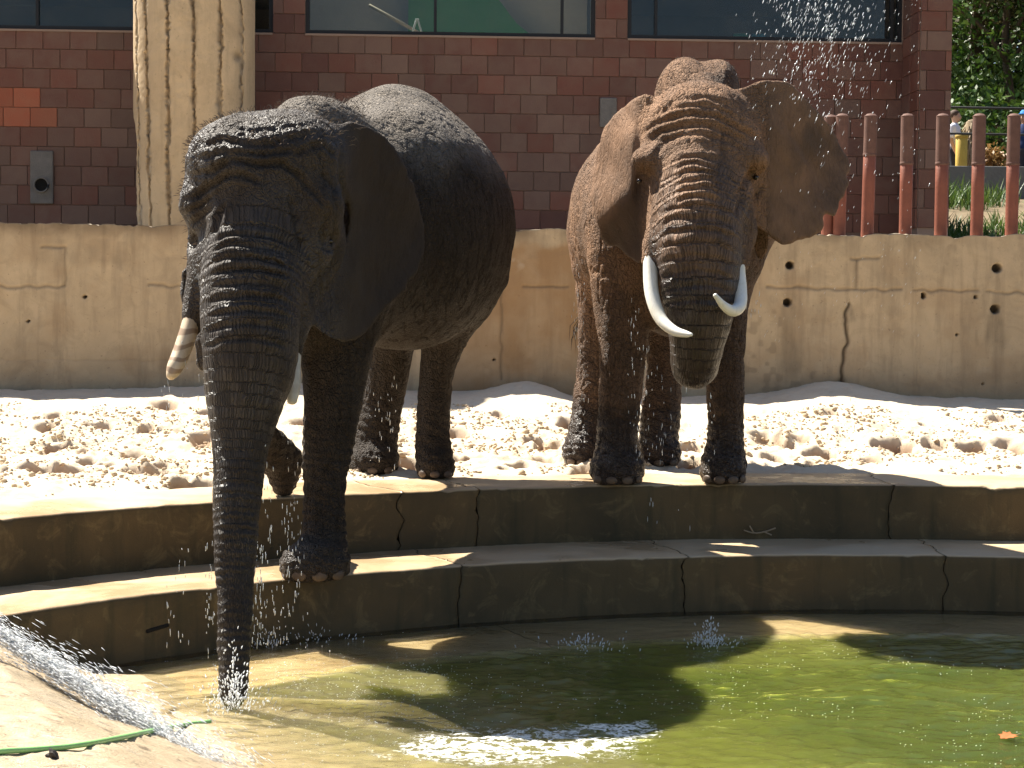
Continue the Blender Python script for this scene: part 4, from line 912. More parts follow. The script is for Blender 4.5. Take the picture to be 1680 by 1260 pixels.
# ================= elephant stepping down to drink
def elephant_left():
    F = Field((-2.25, 8.75, -.95), (.15, 13.85, 2.9), VOX); rz = math.atan2(.298, .955) * -1
    F.ell((-.74, 12.42, 1.74), (.67, 1.12, .83), .25, rz); F.ell((-.66, 13.0, 1.80), (.60, .62, .78), .2, rz); F.ell((-1.18, 11.55, 1.58), (.50, .56, .74), .22, rz)
    F.ell(P(640, 238, 12.75), (.36, .62, .36), .25, rz); F.ell(P(655, 205, 12.9), (.22, .42, .22), .2, rz)
    F.ell(P(525, 232, 11.45), (.26, .55, .28), .16, rz)                         # withers
    F.ell(P(470, 330, 10.80), (.42, .62, .46), .2, rz)                          # neck
    F.ell(P(520, 430, 10.95), (.36, .4, .50), .2, rz)
    legs = [[PR(570, 440, 11.25, .33), PR(556, 530, 11.15, .25), PR(549, 610, 11.06, .195), PR(542, 690, 10.98, .163), PR(535, 760, 10.92, .142), PR(531, 835, 10.86, .130), PR(531, 895, 10.82, .145), PR(524, 925, 10.80, .165)],
            [PR(420, 470, 11.0, .28), PR(415, 560, 10.95, .21), PR(405, 640, 10.96, .165), PR(410, 700, 11.06, .145), PR(440, 735, 11.34, .125), PR(462, 755, 11.56, .125)],
            [PR(750, 450, 13.0, .34), PR(735, 530, 13.05, .19), PR(716, 610, 13.08, .125), PR(710, 690, 13.05, .116), PR(711, 740, 13.02, .13)],
            [PR(640, 460, 13.1, .34), PR(640, 560, 13.22, .19), PR(630, 640, 13.3, .15), PR(620, 700, 13.3, .155), PR(616, 740, 13.28, .165)]]
    for L in legs: F.chain(L, .10, n=14)
    F.ell((P(517, 940, 10.68)[0], 10.68, Z_MID + .09), (.205, .215, .15), .07)
    F.ell(P(466, 778, 11.64), (.088, .13, .145), .06, rx=-.35)                 # lifted forefoot, toes on the step
    F.ell((P(715, 770, 12.95)[0], 12.95, .08), (.145, .165, .14), .06); F.ell((P(614, 770, 13.2)[0], 13.2, .08), (.18, .19, .15), .06)
    # head
    F.ell(P(440, 296, 10.12), (.43, .44, .375), .12)
    F.ell(P(400, 262, 10.0), (.30, .34, .24), .1); F.ell(P(490, 258, 10.1), (.28, .34, .24), .1)
    F.ell(P(325, 335, 9.96), (.11, .15, .12), .09); F.ell(P(522, 338, 9.88), (.13, .16, .11), .09)
    F.ell(P(420, 345, 9.84), (.22, .22, .25), .1)
    F.ell(P(430, 430, 9.98), (.345, .36, .42), .14); F.ell(P(510, 395, 10.0), (.19, .25, .26), .1)
    F.ell(P(335, 415, 9.98), (.09, .18, .18), .08)
    trunk = spline([PR(424, 330, 9.98, .20), PR(420, 390, 9.84, .255), PR(416, 450, 9.72, .275), PR(412, 520, 9.62, .268), PR(411, 580, 9.55, .248), PR(405, 640, 9.5, .205), PR(399, 705, 9.45, .163), PR(395, 760, 9.4, .140), PR(391, 820, 9.34, .122), PR(388, 910, 9.26, .100), PR(385, 1010, 9.17, .086), PR(382, 1090, 9.1, .077), PR(381, 1132, 9.06, .074), PR(381, 1148, 9.05, .050), PR(383, 1156, 9.04, .028)], 44)
    F.chain(trunk, .07)
    F.chain([PR(345, 430, 9.84, .12), PR(326, 490, 9.80, .085), PR(314, 536, 9.76, .055)], .06)
    F.chain([PR(485, 440, 9.90, .12), PR(484, 510, 9.86, .10), PR(481, 575, 9.82, .068)], .06)
    F.chain([PR(390, 500, 10.05, .18), PR(350, 560, 10.02, .10), PR(335, 596, 10.0, .045)], .08)   # lower lip
    F.ell(P(545, 395, 9.78), (.05, .12, .05), .06, cut=True); F.ell(P(312, 395, 9.82), (.04, .12, .05), .05, cut=True)
    F.chain([PR(575, 330, 10.0, .02), PR(572, 390, 9.97, .024), PR(545, 440, 9.92, .04), PR(515, 480, 9.86, .03)], .07, cut=True)
    ear = [(552, 206), (572, 200), (600, 205), (628, 222), (650, 250), (668, 285), (684, 325), (694, 365), (697, 400), (690, 430), (672, 462), (650, 490), (628, 512), (606, 540), (585, 556), (556, 562), (528, 548), (506, 520), (498, 496), (512, 470), (545, 430), (566, 390), (572, 330), (562, 260)]
    F.ear(ear, lambda u, w: 10.16 + .03 * np.sin(u * .05 + w * .03) + .62 * np.clip((u - 560) / 135, -.45, 1.1) + .16 * np.clip((u - 560) / 135, 0, 1.1) ** 2 + .05 * np.sin(w * .02 + u * .01), .026, .06, 9.7, 11.6)
    ear2 = [(366, 196), (380, 186), (396, 181), (414, 182), (428, 192), (440, 260), (420, 400), (350, 420), (338, 500), (330, 530), (314, 540), (303, 520), (298, 480), (300, 445), (318, 425), (326, 380), (330, 260)]
    F.ear(ear2, lambda u, w: 10.36 + .001 * (u - 380) + .02 * np.sin(w * .03), .022, .04, 10.1, 10.8)
    F.chain([PR(790, 260, 13.5, .08), PR(812, 330, 13.62, .05), PR(800, 420, 13.6, .035), PR(790, 520, 13.55, .022)], .06)
    sl, (x, y, z) = F.sub((-9, 0, -9), (9, 99, 9)); lim = np.where(y > 11.25, 0.004, Z_MID + .004) + 0 * x
    lim = np.where((y < 10.2), -2.0, lim); F.f[sl] = np.maximum(F.f[sl], (lim - z).astype(np.float32))
    v, f = F.mesh(); v = smooth_mesh(v, f, 2, .5); N = vnormals(v, f); px, py = pix(v)
    ts, ta, tb = chain_coords(v, trunk, (1, 0, 0)); tw = ss(1.25, 1.06, tb) * ss(.05, .28, ts)
    front = ss(.0, .25, -(N[:, 1])) * (v[:, 1] < 10.45)
    lines = [([(306, 290), (349, 281), (378, 260), (421, 267), (460, 270), (489, 288), (505, 310)], 4.5, .022), ([(322, 240), (367, 228), (410, 238), (446, 235), (489, 224), (535, 220)], 4.2, .009), ([(299, 332), (339, 310), (367, 288), (396, 289), (440, 300)], 4.2, .020),
             ([(474, 318), (486, 350), (492, 385), (497, 410)], 4.2, .016), ([(372, 330), (362, 352), (349, 390)], 4.2, .016), ([(315, 262), (355, 252), (400, 250), (450, 252), (500, 246)], 4, .014), ([(325, 222), (370, 208), (420, 214), (470, 210), (520, 205)], 4, .005),
             ([(303, 350), (330, 335), (350, 318)], 4, .014), ([(306, 370), (335, 355), (352, 340)], 4, .012), ([(480, 260), (500, 245), (530, 240), (555, 262)], 4, .012), ([(495, 300), (520, 320), (540, 345)], 4, .014), ([(520, 280), (545, 310), (555, 350)], 4, .012), ([(538, 360), (525, 380), (530, 405), (550, 412)], 3.5, .012), ([(560, 230), (556, 290), (566, 350)], 4, .012)]
    for i, y0 in enumerate((384, 402, 421, 441, 462, 484, 508, 532, 556)): lines.append(([(346 - i * 2, y0 + 14), (368, y0 + 3), (405, y0), (450, y0 + 4), (482, y0 + 16)], 3.6, .011))
    disp = creases(v, N, px, py, lines, 0, front)
    earm = (px > 540) & (px < 702) & (py > 190) & (py < 566) & (v[:, 1] < 11.15) & (v[:, 1] < 10.30 + .80 * (px - 560) / 135 + .12)
    earw = earm.astype(float) * ss(540, 600, px)
    low = fbm(v * 2.6, 3, 501) * .018 + fbm(v * 8, 3, 502) * .007
    fold = fbm(v * np.array([15, 11, 2.6]), 3, 503); low += -.008 * np.clip(.12 - np.abs(fold), 0, .12) / .12 * (1 - earw) * (1 - tw) * ss(2.4, 2.0, v[:, 2])
    pitl = fbm(v * 11, 3, 507); low += -.009 * np.clip(.1 - np.abs(pitl), 0, .1) / .1 * (1 - earw) * (1 - tw) * ss(1.6, 2.0, v[:, 2])
    legz = ss(.7, .3, v[:, 2]) * (1 - tw); ring = np.sin((v[:, 2] + .2 * v[:, 0] + .06 * noise(v * 5, 504)) * 95); low += legz * .004 * ring
    sm = tw * ss(1.0, 1.6, ts); low += sm * .0018 * np.sin((ts + .012 * noise(v * 7, 505)) * 130)
    rib = (fbm(np.c_[(px - 560) * .02, py * .012, px * 0], 3, 506) * .02 + fbm(np.c_[(px - 560) * .05 + py * .01, py * .012, px * 0], 4, 510) * .014) * earw
    v = v + N * (disp + low * (1 - .7 * earw) + rib)[:, None]
    wet = ss(2.35, 1.95, v[:, 2] + .18 * fbm(v * 2.5, 3, 508) - .15 * (v[:, 1] < 10.6)); wet = np.maximum(wet * .95, .9 * (v[:, 1] < 10.75)); wet = np.maximum(wet, .97 * earw)
    root = empty('elephant', (-.95, 12.2, 0), 'dark wet elephant stepping down with its trunk hanging into the pool', 'elephant', 'elephants at the pool')
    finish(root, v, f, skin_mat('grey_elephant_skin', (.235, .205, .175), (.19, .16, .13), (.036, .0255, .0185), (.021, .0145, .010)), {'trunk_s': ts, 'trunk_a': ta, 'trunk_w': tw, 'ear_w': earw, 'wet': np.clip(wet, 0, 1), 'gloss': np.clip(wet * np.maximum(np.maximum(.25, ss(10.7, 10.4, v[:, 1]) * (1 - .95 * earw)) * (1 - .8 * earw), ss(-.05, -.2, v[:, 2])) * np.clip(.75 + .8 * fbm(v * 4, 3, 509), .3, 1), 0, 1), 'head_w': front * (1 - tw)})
    bristles(root, v, N, (v[:, 2] > 2.05) & (N[:, 2] > .2) & (py < 240) & (px < 600), 2200, .045, 3); bristles(root, v, N, (px < 330) & (py > 230) & (py < 430) & (v[:, 1] < 10.4), 160, .035, 4)
    t1 = spline([PR(317, 515, 9.78, .046), PR(308, 548, 9.72, .048), PR(297, 580, 9.66, .047), PR(286, 605, 9.6, .042), PR(279, 619, 9.57, .022)], 18)
    part_tube(root, 'tusk', t1[:, :3], t1[:, 3], MAT_TUSK_WORN)['label'] = 'short blunt tusk banded with brown grooves'
    t2 = spline([PR(481, 550, 9.84, .048), PR(480, 595, 9.8, .045), PR(480, 635, 9.76, .042), PR(479, 660, 9.73, .026)], 16)
    part_tube(root, 'tusk', t2[:, :3], t2[:, 3], MAT_TUSK_GREY)
    for x, y, Y in ((541, 396, 9.895), (313, 392, 9.96)): ball(root, 'eye', P(x, y, Y), (.018, .018, .016), MAT_EYE)
    nails(root, (P(517, 940, 10.68)[0], 10.68), .192, .20, Z_MID + .010, (-58, -22, 14, 50), .042)
    nails(root, (P(715, 770, 12.95)[0], 12.95), .14, .16, .01, (-40, 0, 40), .032); nails(root, (P(614, 770, 13.2)[0], 13.2), .175, .185, .01, (-40, 0, 40), .034)
elephant_left()

# ------------------------------------------------------------------ water
nx, ny = 430, 400
gx, gy = np.meshgrid(np.linspace(-2.75, 4.6, nx), np.linspace(5.2, 12.0, ny), indexing='ij'); gx, gy = gx.ravel(), gy.ravel(); q = np.c_[gx, gy]
px, py = pix(np.c_[gx, gy, gx * 0 + Z_WATER])
rr = np.hypot(gx - PC[0], gy - PC[1]); rz_, rs_ = ramp_z(gx, gy)
bottom = np.maximum(np.where(rr > R_LED, Z_LED, np.maximum(Z_FLOOR, -.86 - .62 * (R_LED - rr))), rz_); depth = np.clip(Z_WATER - bottom, 0, 3)
w = np.c_[gx, gy] + .12 * np.c_[noise(q * 2, 201), noise(q * 2, 202)]
shal = ss(.0, .12, depth)
wz = .012 * fbm(w * np.array([2.2, 3.2]), 3, 203) + .010 * fbm(w * np.array([5, 8]), 3, 204) + .0065 * fbm(w * np.array([13, 20]), 2, 205)
wz = wz * (.25 + .75 * shal)
tip = onz(383, 1163, Z_WATER); sp2 = onz(1165, 1062, Z_WATER)
for c0, a0, dec in ((tip, .016, .5), (sp2, .009, .35)):
    r_ = np.hypot(gx - c0[0], gy - c0[1]); wz = wz + a0 * np.sin(r_ * 42) * np.exp(-r_ / dec) * (.6 + .4 * noise(q * 6, 206))
def region(cx, cy, rx, ry): return np.exp(-(((px - cx) / rx) ** 2 + ((py - cy) / ry) ** 2))
rid = 1 - np.abs(fbm(w * np.array([4.5, 6]), 4, 207)) * 2.6; rid2 = 1 - np.abs(fbm(w * np.array([9, 13]), 3, 208)) * 2.4
env = np.clip(1.25 * region(820, 1215, 190, 34) + 1.0 * region(1010, 1205, 95, 26) + .55 * region(700, 1180, 100, 16) + .9 * region(385, 1190, 70, 50) + .45 * region(460, 1120, 150, 30) + .5 * region(560, 1150, 120, 30) + .75 * region(870, 1245, 250, 30) + .5 * region(1060, 1190, 60, 20) + .45 * region(620, 1235, 120, 22) + .4 * region(1000, 1045, 130, 14) + .35 * region(1500, 1035, 160, 12) + .9 * region(1160, 1058, 34, 12) + .4 * region(700, 1060, 90, 12), 0, 1.3)
foam = ss(.62, .95, .52 * rid + .48 * rid2 + .55 * (env - .75)) * ss(.05, .35, env)
flk = noise(q * 26, 209); foam = np.maximum(foam, ss(.70, .86, flk) * .8 * ss(.15, .6, env))
wz = wz + foam * (.004 + .006 * noise(q * 22, 210))
f = grid_faces(nx, ny); keep = (rr[f] < R_MID + .02).all(1) & (rs_[f] < .12).all(1)
m = M('pool_water', .05, .5); nt = m.nt; nt.nodes.remove(m.b)
c = m.co(); dep_ = m.attr('depth'); fenv = m.attr('fenv')
def ridge(sc, k): return m.math('SUBTRACT', 1.0, m.math('MULTIPLY', m.math('ABSOLUTE', m.math('SUBTRACT', m.noise(m.co(scale=(1, 1.5, 1)), sc, 4, .6, .8), .5)), k))
rg = m.math('ADD', m.math('MULTIPLY', ridge(6.5, 7.0), .5), m.math('MULTIPLY', ridge(17, 6.0), .5))
fo = m.ramp(m.math('ADD', rg, m.math('MULTIPLY', m.math('SUBTRACT', fenv, 1.0), .75)), .80, 1.02); fo = m.math('MULTIPLY', fo, m.ramp(fenv, .08, .35))
rip = m.noise(m.co(scale=(1.0, 1.5, 1)), 26, 4, .6, .4); bmp = m.bump(rip, .006, .7)
op = m.math('SUBTRACT', 1.0, m.math('POWER', 2.718, m.math('MULTIPLY', dep_, -5.0)))
mur = m.mix(m.ramp(m.noise(c, .9, 4, .5), .38, .62), (.030, .047, .007), (.048, .060, .009)); mur = m.mix(m.ramp(dep_, .25, .85), (.115, .120, .022), mur); mur = m.mix(m.ramp(dep_, .04, .26), (.36, .32, .14), mur)
tr = nt.nodes.new('ShaderNodeBsdfTransparent'); m.set(tr.inputs[0], m.mix(m.ramp(dep_, 0, .3), (.97, .97, .90), (.80, .84, .50)))
df = nt.nodes.new('ShaderNodeSubsurfaceScattering'); m.set(df.inputs['Color'], mur); df.inputs['Radius'].default_value = (.9, 1.0, .5); df.inputs['Scale'].default_value = 1.0; gl = nt.nodes.new('ShaderNodeBsdfGlossy'); gl.inputs['Roughness'].default_value = .06
nt.links.new(bmp, gl.inputs['Normal'])
fr = nt.nodes.new('ShaderNodeFresnel'); fr.inputs[0].default_value = 1.33; nt.links.new(bmp, fr.inputs['Normal'])
fd = nt.nodes.new('ShaderNodeBsdfDiffuse'); fd.inputs[0].default_value = (.80, .81, .76, 1)
def mixs(fac, a, b):
    x = nt.nodes.new('ShaderNodeMixShader'); m.set(x.inputs[0], fac); nt.links.new(a, x.inputs[1]); nt.links.new(b, x.inputs[2]); return x.outputs[0]
s1 = mixs(op, tr.outputs[0], df.outputs[0]); s2 = mixs(fr.outputs[0], s1, gl.outputs[0]); s3 = mixs(m.math('MULTIPLY', fo, .9), s2, fd.outputs[0])
nt.links.new(s3, nt.nodes['Material Output'].inputs[0])
structure(link('pool_water', mesh_np('pool_water', np.c_[gx, gy, Z_WATER + wz], f[keep], True, {'depth': depth, 'fenv': env}), m.m))

# ------------------------------------------------------------------ drops, splashes and jets (nobody could count them)
m = M('water_drops', .08, .6); m.b.inputs['Transmission Weight'].default_value = .25; m.b.inputs['IOR'].default_value = 1.33
MAT_DROP = m.out((.90, .93, .95))  # white body colour stands in for the backlit glint of the drops
def streaks(name, pos, vec, rad, label):
    """little spindle-shaped drops: pos, half-length vector, radius"""
    n = len(pos); L = np.linalg.norm(vec, axis=1)[:, None]; t = vec / L; a = np.cross(t, [0, 1, 0.1]); a /= np.linalg.norm(a, axis=1)[:, None]; b = np.cross(t, a); r = rad[:, None]
    V = np.stack([pos - vec] + [pos + s * vec + r * (ca * a + sa * b) for s in (-.35, .4) for ca, sa in ((1, 0), (-.5, .87), (-.5, -.87))] + [pos + vec], 1)
    Fq = np.array([[1, 2, 5, 4], [2, 3, 6, 5], [3, 1, 4, 6]]); Ft = np.array([[0, 2, 1], [0, 3, 2], [0, 1, 3], [7, 4, 5], [7, 5, 6], [7, 6, 4]]); o_ = (np.arange(n) * 8)[:, None, None]
    o = link(name, mesh_np(name, V.reshape(-1, 3), [(Fq[None] + o_).reshape(-1, 4), (Ft[None] + o_).reshape(-1, 3)], True), MAT_DROP); o['kind'] = 'stuff'; o['label'] = label; o['category'] = 'water'
g = np.random.default_rng(21)
pos = []; vec = []; rad = []
for x, y0, y1, Y, n in ((275, 628, 690, 9.57, 9), (300, 560, 700, 9.6, 5), (335, 620, 700, 9.8, 7), (440, 760, 1060, 9.9, 34), (470, 820, 1050, 10.3, 40), (487, 830, 1030, 10.4, 26), (455, 960, 1060, 10.3, 20), (415, 700, 1080, 9.4, 40), (425, 880, 1060, 9.5, 40), (345, 880, 1080, 9.6, 30), (300, 900, 1060, 9.7, 12), (275, 930, 1060, 9.7, 10), (480, 680, 830, 11.2, 14), (640, 600, 780, 12.6, 22), (620, 640, 760, 12.6, 14), (1040, 480, 760, 12.2, 36), (1060, 540, 760, 12.2, 24), (1085, 600, 770, 12.6, 26), (1120, 640, 760, 12.0, 12), (1070, 795, 860, 12.2, 5), (1122, 795, 980, 12.0, 7), (1240, 440, 520, 11.9, 10), (950, 420, 560, 12.9, 26), (955, 560, 700, 13.2, 10), (1165, 640, 800, 11.9, 10), (1400, 640, 740, 13, 4)):
    for _ in range(n):
        p = P(x + g.normal(0, 6), g.uniform(y0, y1), Y + g.normal(0, .06)); pos.append(p); vec.append([g.normal(0, .001), 0, -g.uniform(.004, .024)]); rad.append(g.uniform(.0014, .0034))
streaks('dripping_water', np.array(pos), np.array(vec), np.array(rad), 'bright water drops dripping from the trunk and legs of the elephants')
pos = []; vec = []; rad = []
for _ in range(800):
    y = abs(g.normal(0, 120)); x = 1355 + g.normal(0, 48) - y * .10 + g.normal(0, y * .18); d = np.array([.006, 0, .016]) * g.uniform(.35, 1.25)
    pos.append(P(x, y - 14, g.uniform(11.4, 13.2))); vec.append(d); rad.append(min(.0032, g.lognormal(-6.75, .45)))
for _ in range(220):
    x = g.uniform(1230, 1520); pos.append(P(x, g.uniform(0, 560), g.uniform(11.5, 13.5))); vec.append(np.array([.004, 0, .010]) * g.uniform(.4, 1.2)); rad.append(g.uniform(.0006, .0016))
streaks('falling_spray', np.array(pos), np.array(vec), np.array(rad), 'glittering spray of water falling beside the flared ear')
pos = []; vec = []; rad = []
for c0, n, sp, hh in ((tip, 420, .10, .16), (sp2, 220, .075, .09), (onz(440, 1062, Z_WATER), 60, .12, .06), (onz(960, 1060, Z_WATER), 90, .2, .03), (onz(520, 1052, Z_WATER), 60, .15, .05)):
    for _ in range(n):
        a_ = g.uniform(0, 6.28); r_ = abs(g.normal(0, sp)); h_ = abs(g.normal(0, hh)) * math.exp(-r_ / sp * .5); p = np.array([c0[0] + r_ * math.cos(a_), c0[1] + r_ * math.sin(a_), Z_WATER + .004 + h_])
        pos.append(p); v_ = np.array([math.cos(a_) * .4, math.sin(a_) * .4, 1.0]) * g.uniform(.003, .012); vec.append(v_); rad.append(g.uniform(.0018, .0048))
for _ in range(2500):  # white flecks laid on the surface to act as sun sparkles
    x, y = g.uniform(330, 1680), 1045 + 215 * g.random(); p = onz(x, y, Z_WATER)
    if _ > 1500: x, y = 560 + g.normal(0, 150), 1140 + g.normal(0, 40); p = onz(x, min(y, 1258), Z_WATER)
    elif noise(np.array([[p[0] * 2, p[1] * 2]]), 215)[0] < .05: continue
    pos.append(p + [0, 0, .006]); vec.append(np.array([1, .2, .05]) * g.uniform(.0015, .005)); rad.append(g.uniform(.0007, .0018))
streaks('splashes', np.array(pos), np.array(vec), np.array(rad), 'white splashes plus white flecks set as sun sparkles on the green pool')
jet = spline(np.array([P(-60, 1000, 8.3), P(60, 1078, 8.15), P(160, 1140, 8.0), P(250, 1198, 7.85), P(360, 1272, 7.7), P(430, 1330, 7.6)]), 60); pos = []; vec = []; rad = []
for _ in range(16000):
    t_ = g.random() * 58.9; i_ = int(t_); p = jet[i_] + (jet[i_ + 1] - jet[i_]) * (t_ - i_); d = jet[i_ + 1] - jet[i_]; d = d / np.linalg.norm(d)
    w_ = (.016 + .020 * t_ / 59) * (1 if g.random() < .7 else 2.4); pos.append(p + g.normal(0, 1, 3) * [w_ * .6, w_, w_]); vec.append((d + g.normal(0, .12, 3)) * g.uniform(.006, .03)); rad.append(g.uniform(.0006, .0019))
streaks('hose_jet', np.array(pos), np.array(vec), np.array(rad), 'white jet of water shooting across the sloping slab')

# ------------------------------------------------------------------ hose, leaf, twig, drain
slo = bpy.data.objects['sloping_slab']; sbv = bvt.BVHTree.FromPolygons([v_.co[:] for v_ in slo.data.vertices], [p_.vertices[:] for p_ in slo.data.polygons])
def on_ramp(x, y):
    w_ = onz(x, y, Z_WATER + .004); d = Vector(w_ - _C); h = sbv.ray_cast(Vector(_C), d.normalized())
    return np.array(h[0]) + [0, 0, .011] if h[0] is not None and h[3] < d.length else w_
hp = spline(np.array([on_ramp(x, y) for x, y in ((-90, 1250), (-40, 1243), (0, 1238), (50, 1235), (100, 1231), (145, 1225), (200, 1214), (250, 1203), (300, 1193), (345, 1184))]), 40)
tag(link('garden_hose', tube('garden_hose', hp, .0105, 10), simple('green_hose', (.28, .55, .20), .4, .15, 12, .001, .5)), 'pale green garden hose lying across the sloping slab into the water', 'hose')
pp = on_ramp(86, 1243); bm = bmesh.new(); bmesh.ops.create_icosphere(bm, subdivisions=2, radius=.02)
for v_ in bm.verts: v_.co = v_.co * (1 + .35 * math.sin(v_.co.x * 210 + v_.co.z * 170)) * Vector((1.3, 1, .7)).length / 1.8
me = bpy.data.meshes.new('pebble'); bm.to_mesh(me); bm.free(); tag(link('pebble', me, simple('dark_stone', (.05, .042, .035), .8), None, pp), 'small dark pebble lying next to the green hose', 'stone')
lp = onz(1655, 1209, Z_WATER + .012); lv = []; lo = [(-.052, 0), (-.035, .018), (-.04, .03), (-.015, .026), (0, .042), (.012, .026), (.034, .03), (.028, .012), (.05, 0), (.028, -.012), (.03, -.03), (.01, -.024), (-.004, -.036), (-.016, -.022), (-.04, -.024), (-.034, -.01)]
for s_ in (0, .002): lv += [[x * .9, y * 1.1, s_ + .25 * abs(y) + .1 * x] for x, y in lo]
k = np.arange(16); lm = mesh_np('fallen_leaf', np.array(lv), [k[None, ::-1], (k + 16)[None], np.stack([k, (k + 1) % 16, (k + 1) % 16 + 16, k + 16], -1)], False)
lf = link('fallen_leaf', lm, simple('orange_leaf', (.50, .14, .04), .6, .2, 30), None, lp); lf.rotation_euler = (.1, 0, .4); tag(lf, 'orange fallen leaf floating on the green pool', 'leaf')
link('stalk', tube('stalk', [[.044, 0, .006], [.075, .006, .006]], .0018, 5), simple('leaf_stalk', (.3, .12, .04)), lf)
ta_ = ang_at(1250, 868, -.3); tw0 = np.array([PC[0] + (R_TOP - .02) * math.sin(ta_), PC[1] + (R_TOP - .02) * math.cos(ta_), Z_MID + .045])
tw_ = empty('dry_twig', tw0, 'pale dry twig lying against the upper pool step', 'twig'); MT = simple('dry_wood', (.33, .25, .16), .8)
for pts in ([(-.10, -.02, .02), (-.03, -.01, .0), (.04, -.02, .01), (.12, 0, .035)], [(-.03, -.01, 0), (-.06, -.01, .05)], [(.04, -.02, .01), (.09, -.03, -.01)]):
    link('stem' if len(pts) > 2 else 'side_shoot', tube('stem', spline(np.array(pts, float), 8) if len(pts) > 2 else pts, .006, 6), MT, tw_)
dd_ = P(258, 1031, 10.0) - _C; ts_ = np.linspace(.6, 1.4, 4000); rr_ = np.hypot(dd_[0] * ts_ - PC[0], dd_[1] * ts_ - PC[1]); hit = _C + dd_ * ts_[np.argmax(rr_ > R_MID)]; da = math.atan2(hit[0] - PC[0], hit[1] - PC[1]); step_root = bpy.data.objects['lower_pool_step']
dm = bevel_box('drain_slot', (-.075, -.010, -.010), (.075, .02, .012), .008, 2); do = link('drain_slot', dm, MAT_DARK, step_root)  # solid dark block standing in for the shade inside the slot
do.location = (R_MID * math.sin(da), R_MID * math.cos(da), hit[2] - (Z_LED - .05)); do.rotation_euler = (0, -.14, -da)

# ------------------------------------------------------------------ posts on the wall
MAT_POST = simple('red_oxide_pipe', (.23, .08, .052), .55, .3, 5, .002)
MAT_SLEEVE = simple('dark_brown_pipe', (.15, .08, .062), .75, .4, 14, .003)  # upper pipe colour, darker and greyer than the lower pipe
def post(xb, xt, yt, split, label, Yp=WY + .2):
    b_ = P(xb, 386, Yp); b_[2] = 1.72; t_ = P(xt, yt, Yp); r_ = .061
    root = empty('pipe_post', tuple(b_), label, 'post', 'red pipe posts on the wall'); d = t_ - b_
    link('pipe', tube('pipe', [d * s for s in np.linspace(0, split, 5)], r_, 18), MAT_POST, root)
    link('sleeve', tube('sleeve', [d * s for s in np.linspace(split, .995, 4)], [r_ + .0015] * 4, 18, False), MAT_SLEEVE, root)
    link('cap', tube('cap', [d * .993, d * .999, d * 1.0], [r_ + .003, r_ + .003, r_ - .004], 18), MAT_SLEEVE, root)
    link('weld_ring', tube('weld_ring', [d * (split - .006), d * (split + .012)], r_ + .004, 18), MAT_SLEEVE, root)
post(1357, 1363, 192, .6, 'red pipe post showing below the flared ear, first of the row', WY + .27); post(1376, 1382, 190, .72, 'red pipe post half hidden behind the flared ear')
for xb, xt, sp, lab in ((1422, 1429, .72, 'red pipe post standing before the tiled wall next to the flared ear'), (1485, 1489, .66, 'red pipe post standing before the shaded side of the tiled pilaster'), (1543, 1547, .66, 'red pipe post standing before the outer corner of the tiled building'),
        (1602, 1607, .66, 'red pipe post standing before the shaggy tan trunk'), (1659, 1664, .66, 'red pipe post standing before the visitor in the blue cap'), (1719, 1722, .66, 'red pipe post past the visitor in the blue cap')): post(xb, xt, 190, sp, lab)

# ------------------------------------------------------------------ visitors' walk, trees
LY = 33.4
lw = P(1545, 272, LY); MLW = simple('grey_parapet', (.17, .165, .16), .9, .3, 2, .01)
o = link('parapet_wall', bevel_box('parapet_wall', (-1.2, 0, -1.6), (7.5, .3, 0), .02, 2), MLW, None, (lw[0], LY, lw[2])); tag(o, 'low grey parapet wall below the visitors behind the posts', 'wall')
rl = empty('railing', (lw[0] - 1, LY + .5, lw[2] - .5), 'dark thin railing with two rails in front of the visitors', 'railing'); MR = simple('dark_steel', (.03, .03, .03), .5)
for yy in (178, 221):
    z_ = P(1600, yy, LY + .5)[2] - rl.location[2]; link('rail', tube('rail', [[0, 0, z_ + .03], [8.5, 0, z_ - .05]], .022, 8), MR, rl)
for xx in (.9, 2.9, 4.9, 6.9): link('upright', tube('upright', [[xx, 0.03, -.3], [xx, 0.03, P(1600, 178, LY + .5)[2] - rl.location[2]]], .024, 8), MR, rl)
for xx, lab in ((1577, 'yellow round post on the visitors walk beside a shaggy trunk'),):
    p = P(xx, 275, 34.6); t_ = P(xx, 226, 34.6); yp = empty('yellow_post', (p[0], p[1], 3.3), lab, 'post')
    link('shaft', tube('shaft', [[0, 0, 0], [0, 0, t_[2] - 3.3]], .11, 14), simple('yellow_paint', (.52, .36, .07), .6), yp); link('cap', tube('cap', [[0, 0, t_[2] - 3.3], [0, 0, t_[2] - 3.26]], .125, 14), simple('ochre_paint', (.42, .28, .05), .6), yp)
leafm = {}
def leaf_mat(name, c1, c2):
    m = M(name, .5, .4); rnd = m.nt.nodes.new('ShaderNodeNewGeometry').outputs['Random Per Island']; n_ = m.noise(m.co(), 1.2, 3)
    col = m.mix(rnd, c1, c2); col = m.mix(m.ramp(n_, .4, .65, 0, .5), col, tuple(x * .6 for x in c1)); nt = m.nt
    m.out(col); t_ = nt.nodes.new('ShaderNodeBsdfTranslucent'); m.set(t_.inputs[0], col); x = nt.nodes.new('ShaderNodeMixShader'); x.inputs[0].default_value = .25
    nt.links.new(m.b.outputs[0], x.inputs[1]); nt.links.new(t_.outputs[0], x.inputs[2]); nt.links.new(x.outputs[0], nt.nodes['Material Output'].inputs[0]); return m.m
LEAF = [leaf_mat('bright_leaves', (.035, .09, .012), (.09, .15, .02)), leaf_mat('olive_leaves', (.06, .065, .022), (.13, .115, .045)), leaf_mat('shade_dark_leaves', (.012, .028, .008), (.03, .05, .014))]  # the darkest leaves carry the rear trees' shade in their colour
MBARK = simple('bark', (.10, .075, .05), .9, .4, 9, .02)
